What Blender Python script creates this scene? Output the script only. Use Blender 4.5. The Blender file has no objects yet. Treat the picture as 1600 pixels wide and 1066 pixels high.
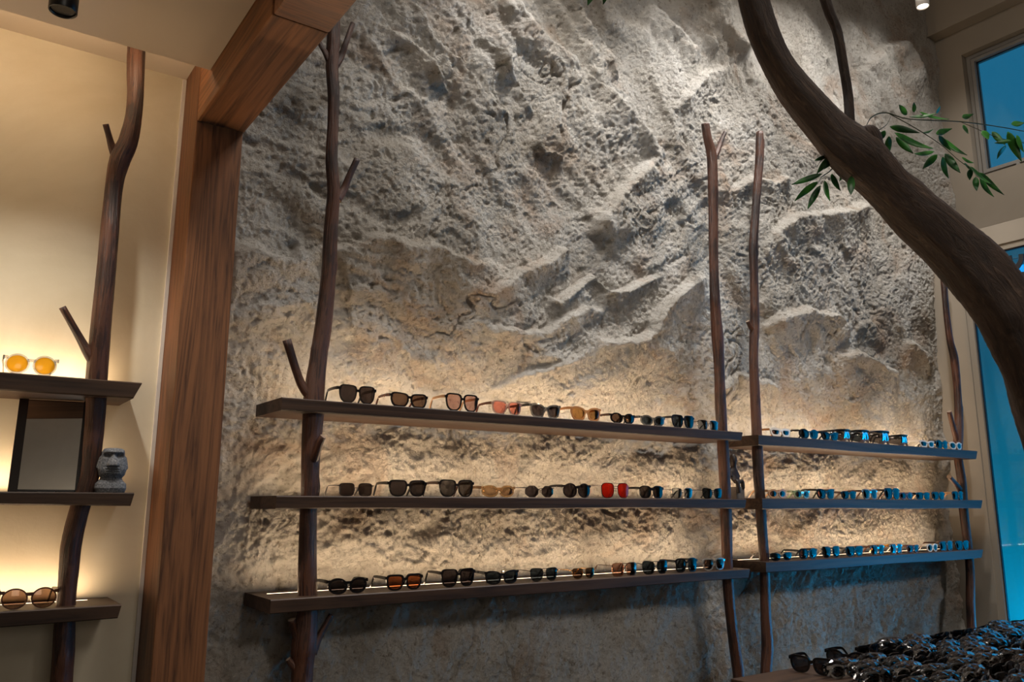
import bpy, bmesh, math, random
import numpy as np
from mathutils import Vector, Matrix
random.seed(7)
S = bpy.context.scene
COL = S.collection
H = 1.40                                   # camera height above the floor

# ------------------------------------------------------------------ camera
F_PX = 1284.0
RM = np.array([[0.82067149, -0.11256419, -0.56020319],
               [-0.57139926, -0.15979738, -0.8049644],
               [0.00109117, 0.98071102, -0.19546025]])
cam_d = bpy.data.cameras.new('camera'); cam = bpy.data.objects.new('camera', cam_d); COL.objects.link(cam)
cam_d.sensor_width = 36.0; cam_d.lens = F_PX / 1600 * 36; cam_d.clip_start = 0.02
m = Matrix([list(r) for r in RM]).to_4x4(); m.translation = (0, 0, H)
cam.matrix_world = m
S.camera = cam

def ray(px, py): return RM @ np.array([px - 800.0, -(py - 533.0), -F_PX])
def onY(px, py, Y): r = ray(px, py); r = r * Y / r[1]; return np.array([r[0], r[1], r[2] + H])
def onX(px, py, X): r = ray(px, py); r = r * X / r[0]; return np.array([r[0], r[1], r[2] + H])
def onD(px, py, D): r = ray(px, py); r = r * D / F_PX; return np.array([r[0], r[1], r[2] + H])   # at forward distance D
def proj(p):
    c = RM.T @ np.array([p[0], p[1], p[2] - H]); return 800 + F_PX * c[0] / -c[2], 533 - F_PX * c[1] / -c[2], -c[2]
def x_at(px, Y, Z):
    a, b = -3.0, 9.0
    for _ in range(40):
        c = (a + b) / 2
        if proj((c, Y, Z))[0] < px: a = c
        else: b = c
    return (a + b) / 2

# ------------------------------------------------------------------ colour management, world, big lights
vs = S.view_settings
S.display_settings.display_device = 'sRGB'
vs.view_transform = 'Standard'; vs.look = 'None'; vs.gamma = 1.0; vs.use_curve_mapping = False
vs.exposure = 0.12

def lin(c):
    return tuple(((v / 255) / 12.92 if v / 255 <= 0.04045 else ((v / 255 + 0.055) / 1.055) ** 2.4) for v in c)

w = bpy.data.worlds.new('dusk_sky'); S.world = w; w.use_nodes = True
bg = w.node_tree.nodes['Background']; bg.inputs[0].default_value = (*lin((38, 128, 170)), 1); bg.inputs[1].default_value = 0.62
w.cycles.sampling_method = 'NONE'
S.cycles.caustics_reflective = False; S.cycles.caustics_refractive = False; S.cycles.sample_clamp_indirect = 3.0

def light(name, kind, loc, power, color, target=None, **kw):
    d = bpy.data.lights.new(name, kind); d.energy = power; d.color = color
    for k, v in kw.items(): setattr(d, k, v)
    o = bpy.data.objects.new(name, d); COL.objects.link(o); o.location = loc
    if target is not None:
        o.rotation_euler = (Vector(target) - Vector(loc)).to_track_quat('-Z', 'Y').to_euler()
    return o

NEUT = (1.0, 0.965, 0.925); WARM = (1.0, 0.80, 0.56)
# track spots that graze the rough wall from the high ceiling; the fourth is the lamp in view
LAMP = onY(1442, 11, 2.05)
for i, (x, y, z, tx, tz, p, ang) in enumerate([
        (1.95, 2.02, H + 2.85, 2.10, H + 0.2, 84, 88),
        (2.95, 1.98, H + 3.10, 2.90, H + 0.0, 122, 84),
        (3.90, 1.95, H + 3.60, 3.95, H - 0.1, 170, 88),
        (LAMP[0], LAMP[1], LAMP[2] - .02, 4.95, H + 1.2, 36, 76),
        (4.85, 1.75, H + 3.8, 5.0, H + 0.9, 85, 84),
        (4.15, 1.2, H + 3.8, 4.80, H + 2.75, 30, 26),
        (1.15, 1.90, H + 2.45, 1.15, H + 0.9, 8, 74)]):
    light('wall_spot', 'SPOT', (x, y, z), p, NEUT, (tx, 2.72, tz), spot_size=math.radians(ang), spot_blend=0.7, shadow_soft_size=0.04)
# unseen fill spots, added to brighten the stone below the shelves
for (x, p) in ((1.0, 150), (2.3, 170), (3.6, 200)):
    light('fill_spot', 'SPOT', (x, -3.2, H + 2.5), p * 1.1, (1.0, 0.90, 0.80), (x + .5, 2.72, H - 0.55), spot_size=math.radians(32), spot_blend=0.8, shadow_soft_size=0.35)
# unseen area fills added to brighten the rock wall and the alcove
light('fill_area_light', 'AREA', (2.0, 0.4, H + 3.7), 45, (1.0, 0.90, 0.80), (2.3, 1.9, 0), shape='RECTANGLE', size=1.1, size_y=1.1)
light('fill_area_light', 'AREA', (0.05, -2.7, H + 0.55), 14, (1.0, 0.90, 0.78), (-0.3, 1.6, H + 1.25), shape='RECTANGLE', size=1.5, size_y=1.2)

# ------------------------------------------------------------------ node helpers
def new_mat(name):
    mt = bpy.data.materials.new(name); mt.use_nodes = True
    nt = mt.node_tree; b = nt.nodes['Principled BSDF']
    return mt, nt, b
def node(nt, t, **kw):
    n = nt.nodes.new(t)
    for k, v in kw.items():
        if k in n.inputs.keys(): n.inputs[k].default_value = v
        else: setattr(n, k, v)
    return n
def ramp(nt, src, stops):
    r = nt.nodes.new('ShaderNodeValToRGB'); e = r.color_ramp.elements
    while len(e) < len(stops): e.new(0.5)
    for q, (p, c) in zip(e, stops): q.position = p; q.color = (*c, 1)
    nt.links.new(src, r.inputs[0]); return r.outputs[0]
def coords(nt, scale=(1, 1, 1), rot=(0, 0, 0), obj=True):
    tc = nt.nodes.new('ShaderNodeTexCoord'); mp = nt.nodes.new('ShaderNodeMapping')
    mp.inputs['Scale'].default_value = scale; mp.inputs['Rotation'].default_value = rot
    nt.links.new(tc.outputs['Object' if obj else 'Generated'], mp.inputs[0]); return mp.outputs[0]
def noise(nt, vec, scale, detail=6, rough=0.6, dist=0.0):
    n = node(nt, 'ShaderNodeTexNoise', Scale=scale, Detail=detail, Roughness=rough, Distortion=dist)
    nt.links.new(vec, n.inputs['Vector']); return n.outputs['Fac']
def bump(nt, h, b, strength=0.5, dist=0.01, prev=None):
    n = node(nt, 'ShaderNodeBump', Strength=strength, Distance=dist); nt.links.new(h, n.inputs['Height'])
    if prev is not None: nt.links.new(prev, n.inputs['Normal'])
    if b is not None: nt.links.new(n.outputs[0], b.inputs['Normal'])
    return n.outputs[0]
def plain(name, rgb, rough=0.5, metal=0.0, coat=0.0, spec=0.5, var=0.0, vscale=20):
    mt, nt, b = new_mat(name); c = lin(rgb)
    b.inputs['Roughness'].default_value = rough; b.inputs['Metallic'].default_value = metal
    b.inputs['Coat Weight'].default_value = coat; b.inputs['Specular IOR Level'].default_value = spec
    v = coords(nt); f = noise(nt, v, vscale, 3)
    k = var if var else 0.04
    col = ramp(nt, f, [(0.3, tuple(x * (1 - k) for x in c)), (0.7, tuple(min(1, x * (1 + k)) for x in c))])
    nt.links.new(col, b.inputs['Base Color'])
    return mt
def emis(name, rgb, strength):
    mt, nt, b = new_mat(name)
    b.inputs['Base Color'].default_value = (*lin(rgb), 1)
    b.inputs['Emission Color'].default_value = (*lin(rgb), 1); b.inputs['Emission Strength'].default_value = strength
    return mt
def wood(name, dark, light_, axis='Z', scale=1.0, rough=0.5, bmp=0.3, coat=0.0, rings=9.0, spec=0.5, jit=(0, 0, 0)):
    mt, nt, b = new_mat(name)
    sc = {'X': (0.35, 7, 7), 'Y': (7, 0.35, 7), 'Z': (7, 7, 0.35)}[axis]
    v = coords(nt, tuple(s * scale for s in sc)); nt.nodes[-1].inputs['Location'].default_value = jit
    n1 = noise(nt, v, 1.0, 4, 0.55, 0.8)
    mlt = node(nt, 'ShaderNodeMath', operation='MULTIPLY'); nt.links.new(n1, mlt.inputs[0]); mlt.inputs[1].default_value = rings
    fr = node(nt, 'ShaderNodeMath', operation='PINGPONG'); nt.links.new(mlt.outputs[0], fr.inputs[0]); fr.inputs[1].default_value = 0.5
    n2 = noise(nt, v, 9.0, 6, 0.7)
    ad = node(nt, 'ShaderNodeMath', operation='ADD'); nt.links.new(fr.outputs[0], ad.inputs[0]); nt.links.new(n2, ad.inputs[1])
    col = ramp(nt, ad.outputs[0], [(0.35, lin(dark)), (0.62, tuple((a + c) / 2 for a, c in zip(lin(dark), lin(light_)))), (1.0, lin(light_))])
    nt.links.new(col, b.inputs['Base Color'])
    b.inputs['Roughness'].default_value = rough; b.inputs['Coat Weight'].default_value = coat; b.inputs['Specular IOR Level'].default_value = spec
    bump(nt, ad.outputs[0], b, bmp, 0.003)
    return mt

M = {}
# rough hand-thrown plaster rock
mt, nt, b = new_mat('rough_rock_plaster'); M['stone'] = mt
v = coords(nt)
big = noise(nt, v, 1.6, 5, 0.6, 0.6)
base = ramp(nt, big, [(0.36, lin((176, 168, 156))), (0.50, lin((208, 202, 192))), (0.68, lin((218, 214, 207)))])
och = noise(nt, v, 2.7, 7, 0.62, 1.2)
ochc = ramp(nt, och, [(0.52, (0, 0, 0)), (0.74, (0.62, 0.62, 0.62))])
mx = node(nt, 'ShaderNodeMix', data_type='RGBA'); nt.links.new(ochc, mx.inputs['Factor']); nt.links.new(base, mx.inputs['A']); mx.inputs['B'].default_value = (*lin((180, 142, 108)), 1)
sp = noise(nt, v, 46, 5, 0.7)
spc = ramp(nt, sp, [(0.34, (0.50, 0.45, 0.39)), (0.45, (1, 1, 1))])
mx2 = node(nt, 'ShaderNodeMix', data_type='RGBA', blend_type='MULTIPLY'); mx2.inputs['Factor'].default_value = 0.8
nt.links.new(mx.outputs['Result'], mx2.inputs['A']); nt.links.new(spc, mx2.inputs['B'])
nt.links.new(mx2.outputs['Result'], b.inputs['Base Color'])
b.inputs['Roughness'].default_value = 0.95; b.inputs['Specular IOR Level'].default_value = 0.15
f1 = noise(nt, v, 60, 7, 0.72, 0.6)
vo = node(nt, 'ShaderNodeTexVoronoi', Scale=70.0, feature='DISTANCE_TO_EDGE'); nt.links.new(v, vo.inputs['Vector'])
b1 = bump(nt, f1, None, 1.0, 0.03)
f2 = noise(nt, v, 160, 5, 0.7)
b2 = bump(nt, f2, b, 0.8, 0.010, b1)

def plaster(name, rgb, rgb2, sc=1.3, bm=0.1):
    mt, nt, b = new_mat(name); v = coords(nt)
    f = noise(nt, v, sc, 7, 0.6, 0.5); c = ramp(nt, f, [(0.34, lin(rgb2)), (0.64, lin(rgb))])
    nt.links.new(c, b.inputs['Base Color']); b.inputs['Roughness'].default_value = 0.8; b.inputs['Specular IOR Level'].default_value = 0.2
    bump(nt, noise(nt, v, 9, 8, 0.65), b, bm, 0.004); return mt
M['plaster'] = plaster('cream_lime_plaster', (212, 203, 182), (192, 180, 154), 1.6, 0.35)
M['ceil'] = plaster('ceiling_paint', (196, 184, 168), (190, 178, 162), 0.6, 0.03)
M['paint'] = plaster('beige_wall_paint', (158, 148, 134), (150, 140, 126), 0.8, 0.04)
M['roomwall'] = plaster('room_wall_paint', (150, 140, 125), (140, 130, 116), 0.8, 0.04)
M['floor'] = plaster('floor_screed', (90, 82, 74), (76, 70, 62), 2.0, 0.1)
M['timber'] = wood('warm_timber', (62, 38, 24), (122, 80, 50), 'Z', 2.0, 0.5, 0.15, 0.0, 7, spec=.3)
M['timber_y'] = wood('warm_timber_beam', (70, 43, 26), (134, 88, 54), 'Y', 1.6, 0.5, 0.15, 0.0, 8, spec=.3)
M['timber_end'] = wood('swirled_timber', (70, 40, 22), (124, 78, 46), 'X', 1.2, 0.45, 0.1, 0.1, 16, jit=(.4, .2, .7))
M['shelf'] = wood('dark_stained_oak', (34, 23, 17), (68, 49, 36), 'X', 1.3, 0.5, 0.1, 0.0, 6, spec=0.3)
mt, nt, b = new_mat('peeled_branch_wood'); M['bark'] = mt
a_n = nt.nodes.new('ShaderNodeAttribute'); a_n.attribute_name = 'bark_co'; mp_n = nt.nodes.new('ShaderNodeMapping'); mp_n.inputs['Scale'].default_value = (110, 110, 7)
nt.links.new(a_n.outputs['Vector'], mp_n.inputs[0]); f = noise(nt, mp_n.outputs[0], 1.0, 7, 0.65, 1.0); f_b = noise(nt, coords(nt), 5, 3)
mm = node(nt, 'ShaderNodeMath', operation='ADD'); nt.links.new(f, mm.inputs[0]); nt.links.new(f_b, mm.inputs[1])
nt.links.new(ramp(nt, mm.outputs[0], [(0.72, lin((22, 11, 8))), (0.98, lin((58, 32, 21))), (1.25, lin((82, 49, 33)))]), b.inputs['Base Color'])
b.inputs['Roughness'].default_value = 0.42; b.inputs['Specular IOR Level'].default_value = 0.5; bump(nt, f, b, 0.9, 0.006)
M['cut'] = plain('cut_wood_end', (150, 128, 108), 0.8, var=0.2, vscale=60)
# tree bark
mt, nt, b = new_mat('tree_bark'); M['tree'] = mt
def bark_co(nt, sc):
    a = nt.nodes.new('ShaderNodeAttribute'); a.attribute_name = 'bark_co'; mp = nt.nodes.new('ShaderNodeMapping'); mp.inputs['Scale'].default_value = sc
    nt.links.new(a.outputs['Vector'], mp.inputs[0]); return mp.outputs[0]
v = bark_co(nt, (46, 46, 9))
f = noise(nt, v, 1.0, 8, 0.68, 1.1)
c = ramp(nt, f, [(0.3, lin((26, 18, 14))), (0.55, lin((58, 42, 32))), (0.75, lin((92, 73, 58)))])
nt.links.new(c, b.inputs['Base Color']); b.inputs['Roughness'].default_value = 0.75
bump(nt, f, b, 0.9, 0.02)
M['black'] = plain('black_metal', (14, 14, 15), 0.35)
M['white'] = plain('white_metal', (215, 210, 204), 0.4)
M['alu'] = plain('aluminium_frame', (150, 146, 140), 0.45, 0.3)
M['gasket'] = plain('black_gasket', (12, 12, 14), 0.6)
M['mirror'] = plain('mirror_glass', (225, 225, 222), 0.02, 1.0)
M['mframe'] = plain('dark_brown_lacquer', (34, 20, 16), 0.25, spec=0.6)
M['led'] = emis('led_strip', (255, 222, 184), 5.0)
M['lampface'] = emis('lamp_face', (255, 246, 228), 6.0)
M['sign'] = plain('black_sign_board', (22, 20, 22), 0.6)
mt, nt, b = new_mat('grey_cast_stone'); M['moai'] = mt
v = coords(nt); f = noise(nt, v, 260, 4, 0.7)
nt.links.new(ramp(nt, f, [(0.35, lin((66, 68, 72))), (0.62, lin((128, 130, 134))), (0.72, lin((172, 173, 176)))]), b.inputs['Base Color'])
b.inputs['Roughness'].default_value = 0.9; bump(nt, f, b, 0.6, 0.002)
M['carved'] = plain('carved_brown_wood', (34, 20, 14), 0.5, var=0.3, vscale=50)
M['block'] = plain('grey_stone_block', (112, 104, 98), 0.8, var=0.15, vscale=60)
mt, nt, b = new_mat('leaf_green'); M['leaf'] = mt
v = coords(nt); f = noise(nt, v, 16, 2)
nt.links.new(ramp(nt, f, [(0.42, lin((28, 74, 36))), (0.62, lin((58, 128, 48)))]), b.inputs['Base Color'])
b.inputs['Roughness'].default_value = 0.4; b.inputs['Transmission Weight'].default_value = 0.0
M['twig'] = plain('green_twig', (40, 52, 30), 0.6)
# cyan light panel: unseen foot boosted to throw blue light on the stone
mt, nt, b = new_mat('cyan_light_panel'); M['cyan'] = mt
tc = nt.nodes.new('ShaderNodeTexCoord'); sx = nt.nodes.new('ShaderNodeSeparateXYZ'); nt.links.new(tc.outputs['Generated'], sx.inputs[0])
c = ramp(nt, sx.outputs['Z'], [(0.15, lin((0, 172, 244))), (0.55, lin((0, 158, 222))), (1.0, lin((16, 108, 172)))])
em = nt.nodes.new('ShaderNodeEmission'); nt.links.new(c, em.inputs[0]); yr = ramp(nt, sx.outputs['Y'], [(0.45, (1, 1, 1)), (0.86, (0.80, 0.80, 0.80))])
zr_ = ramp(nt, sx.outputs['Z'], [(0.2, (1, 1, 1)), (0.28, (0.22, 0.22, 0.22))]); zm = node(nt, 'ShaderNodeMath', operation='MULTIPLY'); nt.links.new(yr, zm.inputs[0]); nt.links.new(zr_, zm.inputs[1]); yr = zm.outputs[0]
ml = node(nt, 'ShaderNodeMath', operation='MULTIPLY'); nt.links.new(yr, ml.inputs[0]); ml.inputs[1].default_value = 11.5; nt.links.new(ml.outputs[0], em.inputs[1])
nt.links.new(em.outputs[0], nt.nodes['Material Output'].inputs[0])
M['mint'] = emis('mint_lightbox', (176, 224, 206), 0.75)  # pale light box in the doorway, its brightness put in as emission

def glassy(name, tint, refl=0.06, rough=0.02, body=None, bodyf=0.0, ior=1.4):
    mt = bpy.data.materials.new(name); mt.use_nodes = True; nt = mt.node_tree; nt.nodes.clear()
    out = nt.nodes.new('ShaderNodeOutputMaterial'); t = nt.nodes.new('ShaderNodeBsdfTransparent'); g = nt.nodes.new('ShaderNodeBsdfGlossy')
    t.inputs[0].default_value = (*[x ** 0.5 for x in tint], 1); g.inputs['Roughness'].default_value = rough
    fr = node(nt, 'ShaderNodeFresnel', IOR=ior)
    ad = node(nt, 'ShaderNodeMath', operation='ADD'); nt.links.new(fr.outputs[0], ad.inputs[0]); ad.inputs[1].default_value = refl
    ad.use_clamp = True
    mx = nt.nodes.new('ShaderNodeMixShader'); nt.links.new(ad.outputs[0], mx.inputs[0])
    last = t.outputs[0]
    if body:
        d = nt.nodes.new('ShaderNodeBsdfDiffuse'); d.inputs[0].default_value = (*lin(body), 1)
        m2 = nt.nodes.new('ShaderNodeMixShader'); m2.inputs[0].default_value = bodyf
        nt.links.new(t.outputs[0], m2.inputs[1]); nt.links.new(d.outputs[0], m2.inputs[2]); last = m2.outputs[0]
    nt.links.new(last, mx.inputs[1]); nt.links.new(g.outputs[0], mx.inputs[2]); nt.links.new(mx.outputs[0], out.inputs[0])
    return mt
M['pane'] = glassy('window_pane', (0.85, 0.9, 0.92), 0.0)
M['film'] = glassy('clear_film', (0.95, 0.93, 0.93), 0.03, 0.05, None, 0.0, 1.4)
LENS = {k: glassy('lens_' + k, *a) for k, a in dict(
    dark=((0.075, 0.062, 0.066), 0.015), grey=((0.13, 0.12, 0.12), 0.03), brown=((0.17, 0.11, 0.08), 0.02),
    pink=((0.62, 0.40, 0.36), 0.02), rose=((0.80, 0.30, 0.24), 0.02), caramel=((0.42, 0.24, 0.09), 0.02),
    amber=((0.50, 0.34, 0.20), 0.02), orange=((0.55, 0.17, 0.06), 0.02), peach=((0.62, 0.36, 0.26), 0.02),
    blue=((0.06, 0.08, 0.10), 0.02), clear=((0.45, 0.48, 0.50), 0.02), violet=((0.16, 0.15, 0.30), 0.10),
    plum=((0.20, 0.11, 0.12), 0.04)).items()}
LENS['red'] = glassy('lens_red', (0.62, 0.03, 0.01), 0.02, 0.02, (226, 36, 14), 0.35)
LENS['yellow'] = glassy('lens_yellow', (0.95, 0.55, 0.04), 0.01, 0.02, (245, 176, 30), 0.45)
FR = dict(black=plain('acetate_black', (13, 12, 13), 0.22), grey=glassy('acetate_grey_clear', (0.5, 0.5, 0.48), 0.05, 0.05, (120, 120, 118), 0.3),
          tort=plain('acetate_tortoise', (84, 40, 22), 0.25, var=0.5, vscale=120), caramel=plain('acetate_caramel', (186, 128, 76), 0.3),
          tan=plain('acetate_tan', (170, 128, 88), 0.35), white=plain('acetate_white', (224, 214, 200), 0.3),
          clear=glassy('acetate_clear', (0.78, 0.78, 0.76), 0.06, 0.05, (220, 214, 205), 0.22),
          pink=glassy('acetate_pink_clear', (0.85, 0.66, 0.60), 0.05, 0.05, (226, 180, 165), 0.35),
          amber=glassy('acetate_amber', (0.85, 0.58, 0.30), 0.05, 0.05, (216, 160, 100), 0.35),
          green=glassy('acetate_green_clear', (0.7, 0.8, 0.6), 0.05, 0.05, (170, 190, 150), 0.4),
          navy=plain('acetate_navy', (18, 28, 44), 0.2), gun=plain('metal_gunmetal', (52, 50, 50), 0.3, 0.9),
          silver=plain('metal_silver', (176, 172, 168), 0.25, 1.0), gold=plain('metal_gold', (196, 150, 88), 0.25, 1.0),
          rosegold=plain('metal_rose_gold', (206, 150, 124), 0.25, 1.0), brown=plain('acetate_brown', (62, 36, 24), 0.25, var=0.3, vscale=90))

# ------------------------------------------------------------------ mesh helpers
def link(name, me, mats, parent=None):
    for q in (mats if isinstance(mats, (list, tuple)) else [mats]): me.materials.append(q)
    o = bpy.data.objects.new(name, me); COL.objects.link(o)
    if parent: o.parent = parent
    return o
def mesh(name, verts, faces, mats, parent=None, smooth=False, fm=None):
    me = bpy.data.meshes.new(name); me.from_pydata([tuple(map(float, q)) for q in verts], [], faces)
    if smooth: me.polygons.foreach_set('use_smooth', [True] * len(me.polygons))
    o = link(name, me, mats, parent)
    if fm is not None: me.polygons.foreach_set('material_index', fm)
    me.update(); return o
def only_face(o, axis, sign, body):
    # the lit face keeps its glowing material, the casing around it is plain
    o.data.materials.append(body)
    for p in o.data.polygons: p.material_index = 0 if p.normal[axis] * sign > .9 else 1
    return o
def tag(o, label=None, cat=None, group=None, kind=None):
    if label: o['label'] = label
    if cat: o['category'] = cat
    if group: o['group'] = group
    if kind: o['kind'] = kind
    return o
def empty(name, loc, rz=0.0):
    o = bpy.data.objects.new(name, None); COL.objects.link(o); o.location = loc; o.rotation_euler = (0, 0, rz); o.empty_display_size = 0.05; return o
def bm_box(bm, x0, x1, y0, y1, z0, z1, bev=0.0):
    r = bmesh.ops.create_cube(bm, size=1.0); vs_ = r['verts']
    for q in vs_: q.co = Vector(((x0 + x1) / 2 + q.co.x * (x1 - x0), (y0 + y1) / 2 + q.co.y * (y1 - y0), (z0 + z1) / 2 + q.co.z * (z1 - z0)))
    if bev:
        ed = list({e for q in vs_ for e in q.link_edges}); bmesh.ops.bevel(bm, geom=ed, offset=bev, segments=2, affect='EDGES', profile=0.6)
def bm_obj(name, bm, mats, parent=None, smooth=False):
    me = bpy.data.meshes.new(name); bm.to_mesh(me); bm.free()
    if smooth: me.polygons.foreach_set('use_smooth', [True] * len(me.polygons))
    return link(name, me, mats, parent)
def box(name, dims, mat, parent=None, bev=0.0):
    bm = bmesh.new(); bm_box(bm, *dims, bev); return bm_obj(name, bm, mat, parent)
def struct(o, label=None): o['kind'] = 'structure'; (label and o.__setitem__('label', label)); return o
def catmull(P, n):
    P = [np.array(p, float) for p in P]; out = []
    Q = [2 * P[0] - P[1]] + P + [2 * P[-1] - P[-2]]
    for i in range(1, len(Q) - 2):
        for k in range(n):
            t = k / n; a, b_, c_, d = Q[i - 1], Q[i], Q[i + 1], Q[i + 2]
            out.append(0.5 * ((2 * b_) + (c_ - a) * t + (2 * a - 5 * b_ + 4 * c_ - d) * t * t + (3 * b_ - a - 3 * c_ + d) * t ** 3))
    out.append(P[-1]); return out
def tube(name, pts, mats, parent=None, ns=18, sub=6, rough=0.08, knots=(), seed=0, lumps=1.0, round_end=False):
    """pts: (x,y,z,r) centre line; a bark-like tube with capped ends, noise and knots"""
    rnd = np.random.RandomState(seed); C4 = catmull([np.array(p, float) for p in pts], sub)
    C = np.array([c[:3] for c in C4]); R = np.array([c[3] for c in C4]); n = len(C)
    ph = rnd.rand(8) * 6.28; V = []; Fc = []; BC = []; u = None; L = 0.0; rm_ = float(R.mean())
    for i in range(n):
        t = C[min(i + 1, n - 1)] - C[max(i - 1, 0)]; t /= np.linalg.norm(t)
        if u is None:
            u = np.cross(t, [0.3, 1, 0.2]); u /= np.linalg.norm(u)
        u = u - t * (u @ t); u /= np.linalg.norm(u); v_ = np.cross(t, u)
        if i: L += np.linalg.norm(C[i] - C[i - 1])
        for k in range(ns):
            th = 2 * math.pi * k / ns
            q = 1 + rough * (0.5 * math.sin(2 * th + ph[0] + L * 5) + 0.4 * math.sin(3 * th + ph[1] - L * 9) + 0.35 * math.sin(5 * th + ph[2] + L * 4) + 0.25 * math.sin(7 * th + ph[3] + L * 3) + 0.5 * lumps * math.sin(L * 23 + ph[4] + math.sin(th + ph[5])) * 0.5) + rough * 0.3 * (rnd.rand() - .5)
            for (kl, kth, kh, kw) in knots:
                dth = (th - kth + math.pi) % (2 * math.pi) - math.pi
                q += kh * math.exp(-((L - kl) / kw) ** 2 - (dth / 0.55) ** 2)
            V.append(C[i] + (u * math.cos(th) + v_ * math.sin(th)) * R[i] * q); BC.append((math.cos(th) * rm_ + seed, math.sin(th) * rm_, L))
    for i in range(n - 1):
        for k in range(ns):
            a = i * ns + k; b_ = i * ns + (k + 1) % ns
            Fc.append((a, b_, b_ + ns, a + ns))
    nf = len(Fc)
    Fc.append(tuple(range(ns))[::-1]); Fc.append(tuple((n - 1) * ns + k for k in range(ns)))
    fm = [0] * nf + [1, 1]
    o = mesh(name, V, Fc, mats if isinstance(mats, list) else [mats, mats], parent, True, fm)
    at = o.data.attributes.new('bark_co', 'FLOAT_VECTOR', 'POINT'); at.data.foreach_set('vector', np.array(BC, 'f').ravel())
    o.data.polygons[nf].use_smooth = False; o.data.polygons[nf + 1].use_smooth = False
    return o

# ------------------------------------------------------------------ numpy noise for the rock relief
def pnoise(x, y, seed):
    rs = np.random.RandomState(seed); perm = np.concatenate([rs.permutation(512)] * 2); ang = rs.rand(512) * 2 * np.pi
    gx, gy = np.cos(ang), np.sin(ang)
    xi = np.floor(x).astype(int); yi = np.floor(y).astype(int); xf = x - xi; yf = y - yi; xi %= 512; yi %= 512
    def g(a, b_, dx, dy):
        h = perm[perm[a % 512] + (b_ % 512)]; return gx[h] * dx + gy[h] * dy
    u = xf * xf * xf * (xf * (xf * 6 - 15) + 10); v_ = yf * yf * yf * (yf * (yf * 6 - 15) + 10)
    return ((g(xi, yi, xf, yf) * (1 - u) + g(xi + 1, yi, xf - 1, yf) * u) * (1 - v_) + (g(xi, yi + 1, xf, yf - 1) * (1 - u) + g(xi + 1, yi + 1, xf - 1, yf - 1) * u) * v_) * 1.5
def fbm(x, y, seed, octv=4, g=0.5, ridged=False):
    a = 1.0; s = 0 * x; 
    for o_ in range(octv):
        q = pnoise(x * 2 ** o_ + 17.3 * o_, y * 2 ** o_ - 9.1 * o_, seed + o_)
        s = s + a * ((1 - 2 * np.abs(q)) if ridged else q); a *= g
    return s

WY = 2.72      # mean plane of the walls
ridges = [  # crest lines of the relief: (points in photo pixels on the wall plane), height, upper slope width, lower fade
    ([(760, -40), (785, 0), (835, 60), (890, 100), (945, 150), (1000, 205), (1045, 245)], .085, .05, .24),
    ([(870, -40), (885, 0), (915, 45), (950, 80), (970, 120)], .07, .04, .14),
    ([(600, -60), (637, 9), (668, 59), (711, 102), (752, 149), (798, 183)], .06, .04, .16),
    ([(540, -20), (572, 19), (603, 53), (650, 87), (680, 124), (693, 146)], .06, .04, .16),
    ([(690, -50), (721, 12), (755, 56), (786, 102), (800, 130)], .055, .03, .12),
    ([(763, 71), (791, 105), (819, 149), (838, 177)], .04, .02, .10),
    ([(834, 214), (856, 235), (890, 248)], .045, .02, .10),
    ([(352, 396), (368, 399), (408, 399), (458, 418), (473, 405), (507, 407)], .055, .05, .22),
    ([(507, 400), (529, 390), (557, 394), (585, 379), (606, 376), (637, 390), (680, 390), (711, 402), (736, 418), (800, 424)], .06, .045, .24),
    ([(760, 470), (813, 430), (862, 411), (884, 390), (896, 390)], .06, .035, .14),
    ([(933, 374), (946, 340), (970, 309), (1000, 275), (1035, 245)], .06, .05, .25),
    ([(862, 461), (878, 473), (905, 452), (933, 433), (952, 458), (977, 458), (1008, 442), (1040, 430)], .06, .03, .11),
    ([(933, 532), (958, 541), (995, 540), (1017, 526), (1029, 492), (1054, 467), (1088, 439), (1107, 433)], .075, .04, .16),
    ([(760, 514), (806, 523), (853, 523), (890, 498), (915, 486), (946, 492)], .045, .03, .12),
    ([(772, 610), (831, 588), (875, 576), (921, 551)], .035, .03, .12),
    ([(1207, 374), (1239, 343), (1290, 339), (1337, 331), (1365, 319)], .07, .05, .2),
    ([(1203, 516), (1223, 500), (1266, 489), (1310, 500), (1325, 532)], .07, .05, .2),
    ([(1310, 560), (1349, 556), (1380, 575), (1412, 595)], .06, .05, .2),
    ([(1420, 536), (1443, 548), (1467, 571)], .05, .05, .2),
    ([(1116, 12), (1144, 62), (1175, 77)], .07, .04, .16), ([(1066, 0), (1085, 34), (1125, 80)], .06, .04, .14),
    ([(1014, 9), (1039, 40), (1073, 65), (1097, 93)], .06, .04, .14),
    ([(1054, 173), (1082, 142), (1104, 118), (1147, 102)], .05, .04, .16),
    ([(1347, 121), (1382, 77), (1414, 67), (1427, 92), (1452, 131)], .06, .05, .3),
    ([(1150, 300), (1180, 280), (1210, 290), (1240, 275)], .05, .04, .14),
    ([(1120, 620), (1160, 590), (1210, 600), (1230, 620)], .035, .04, .14),
    ]
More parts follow.
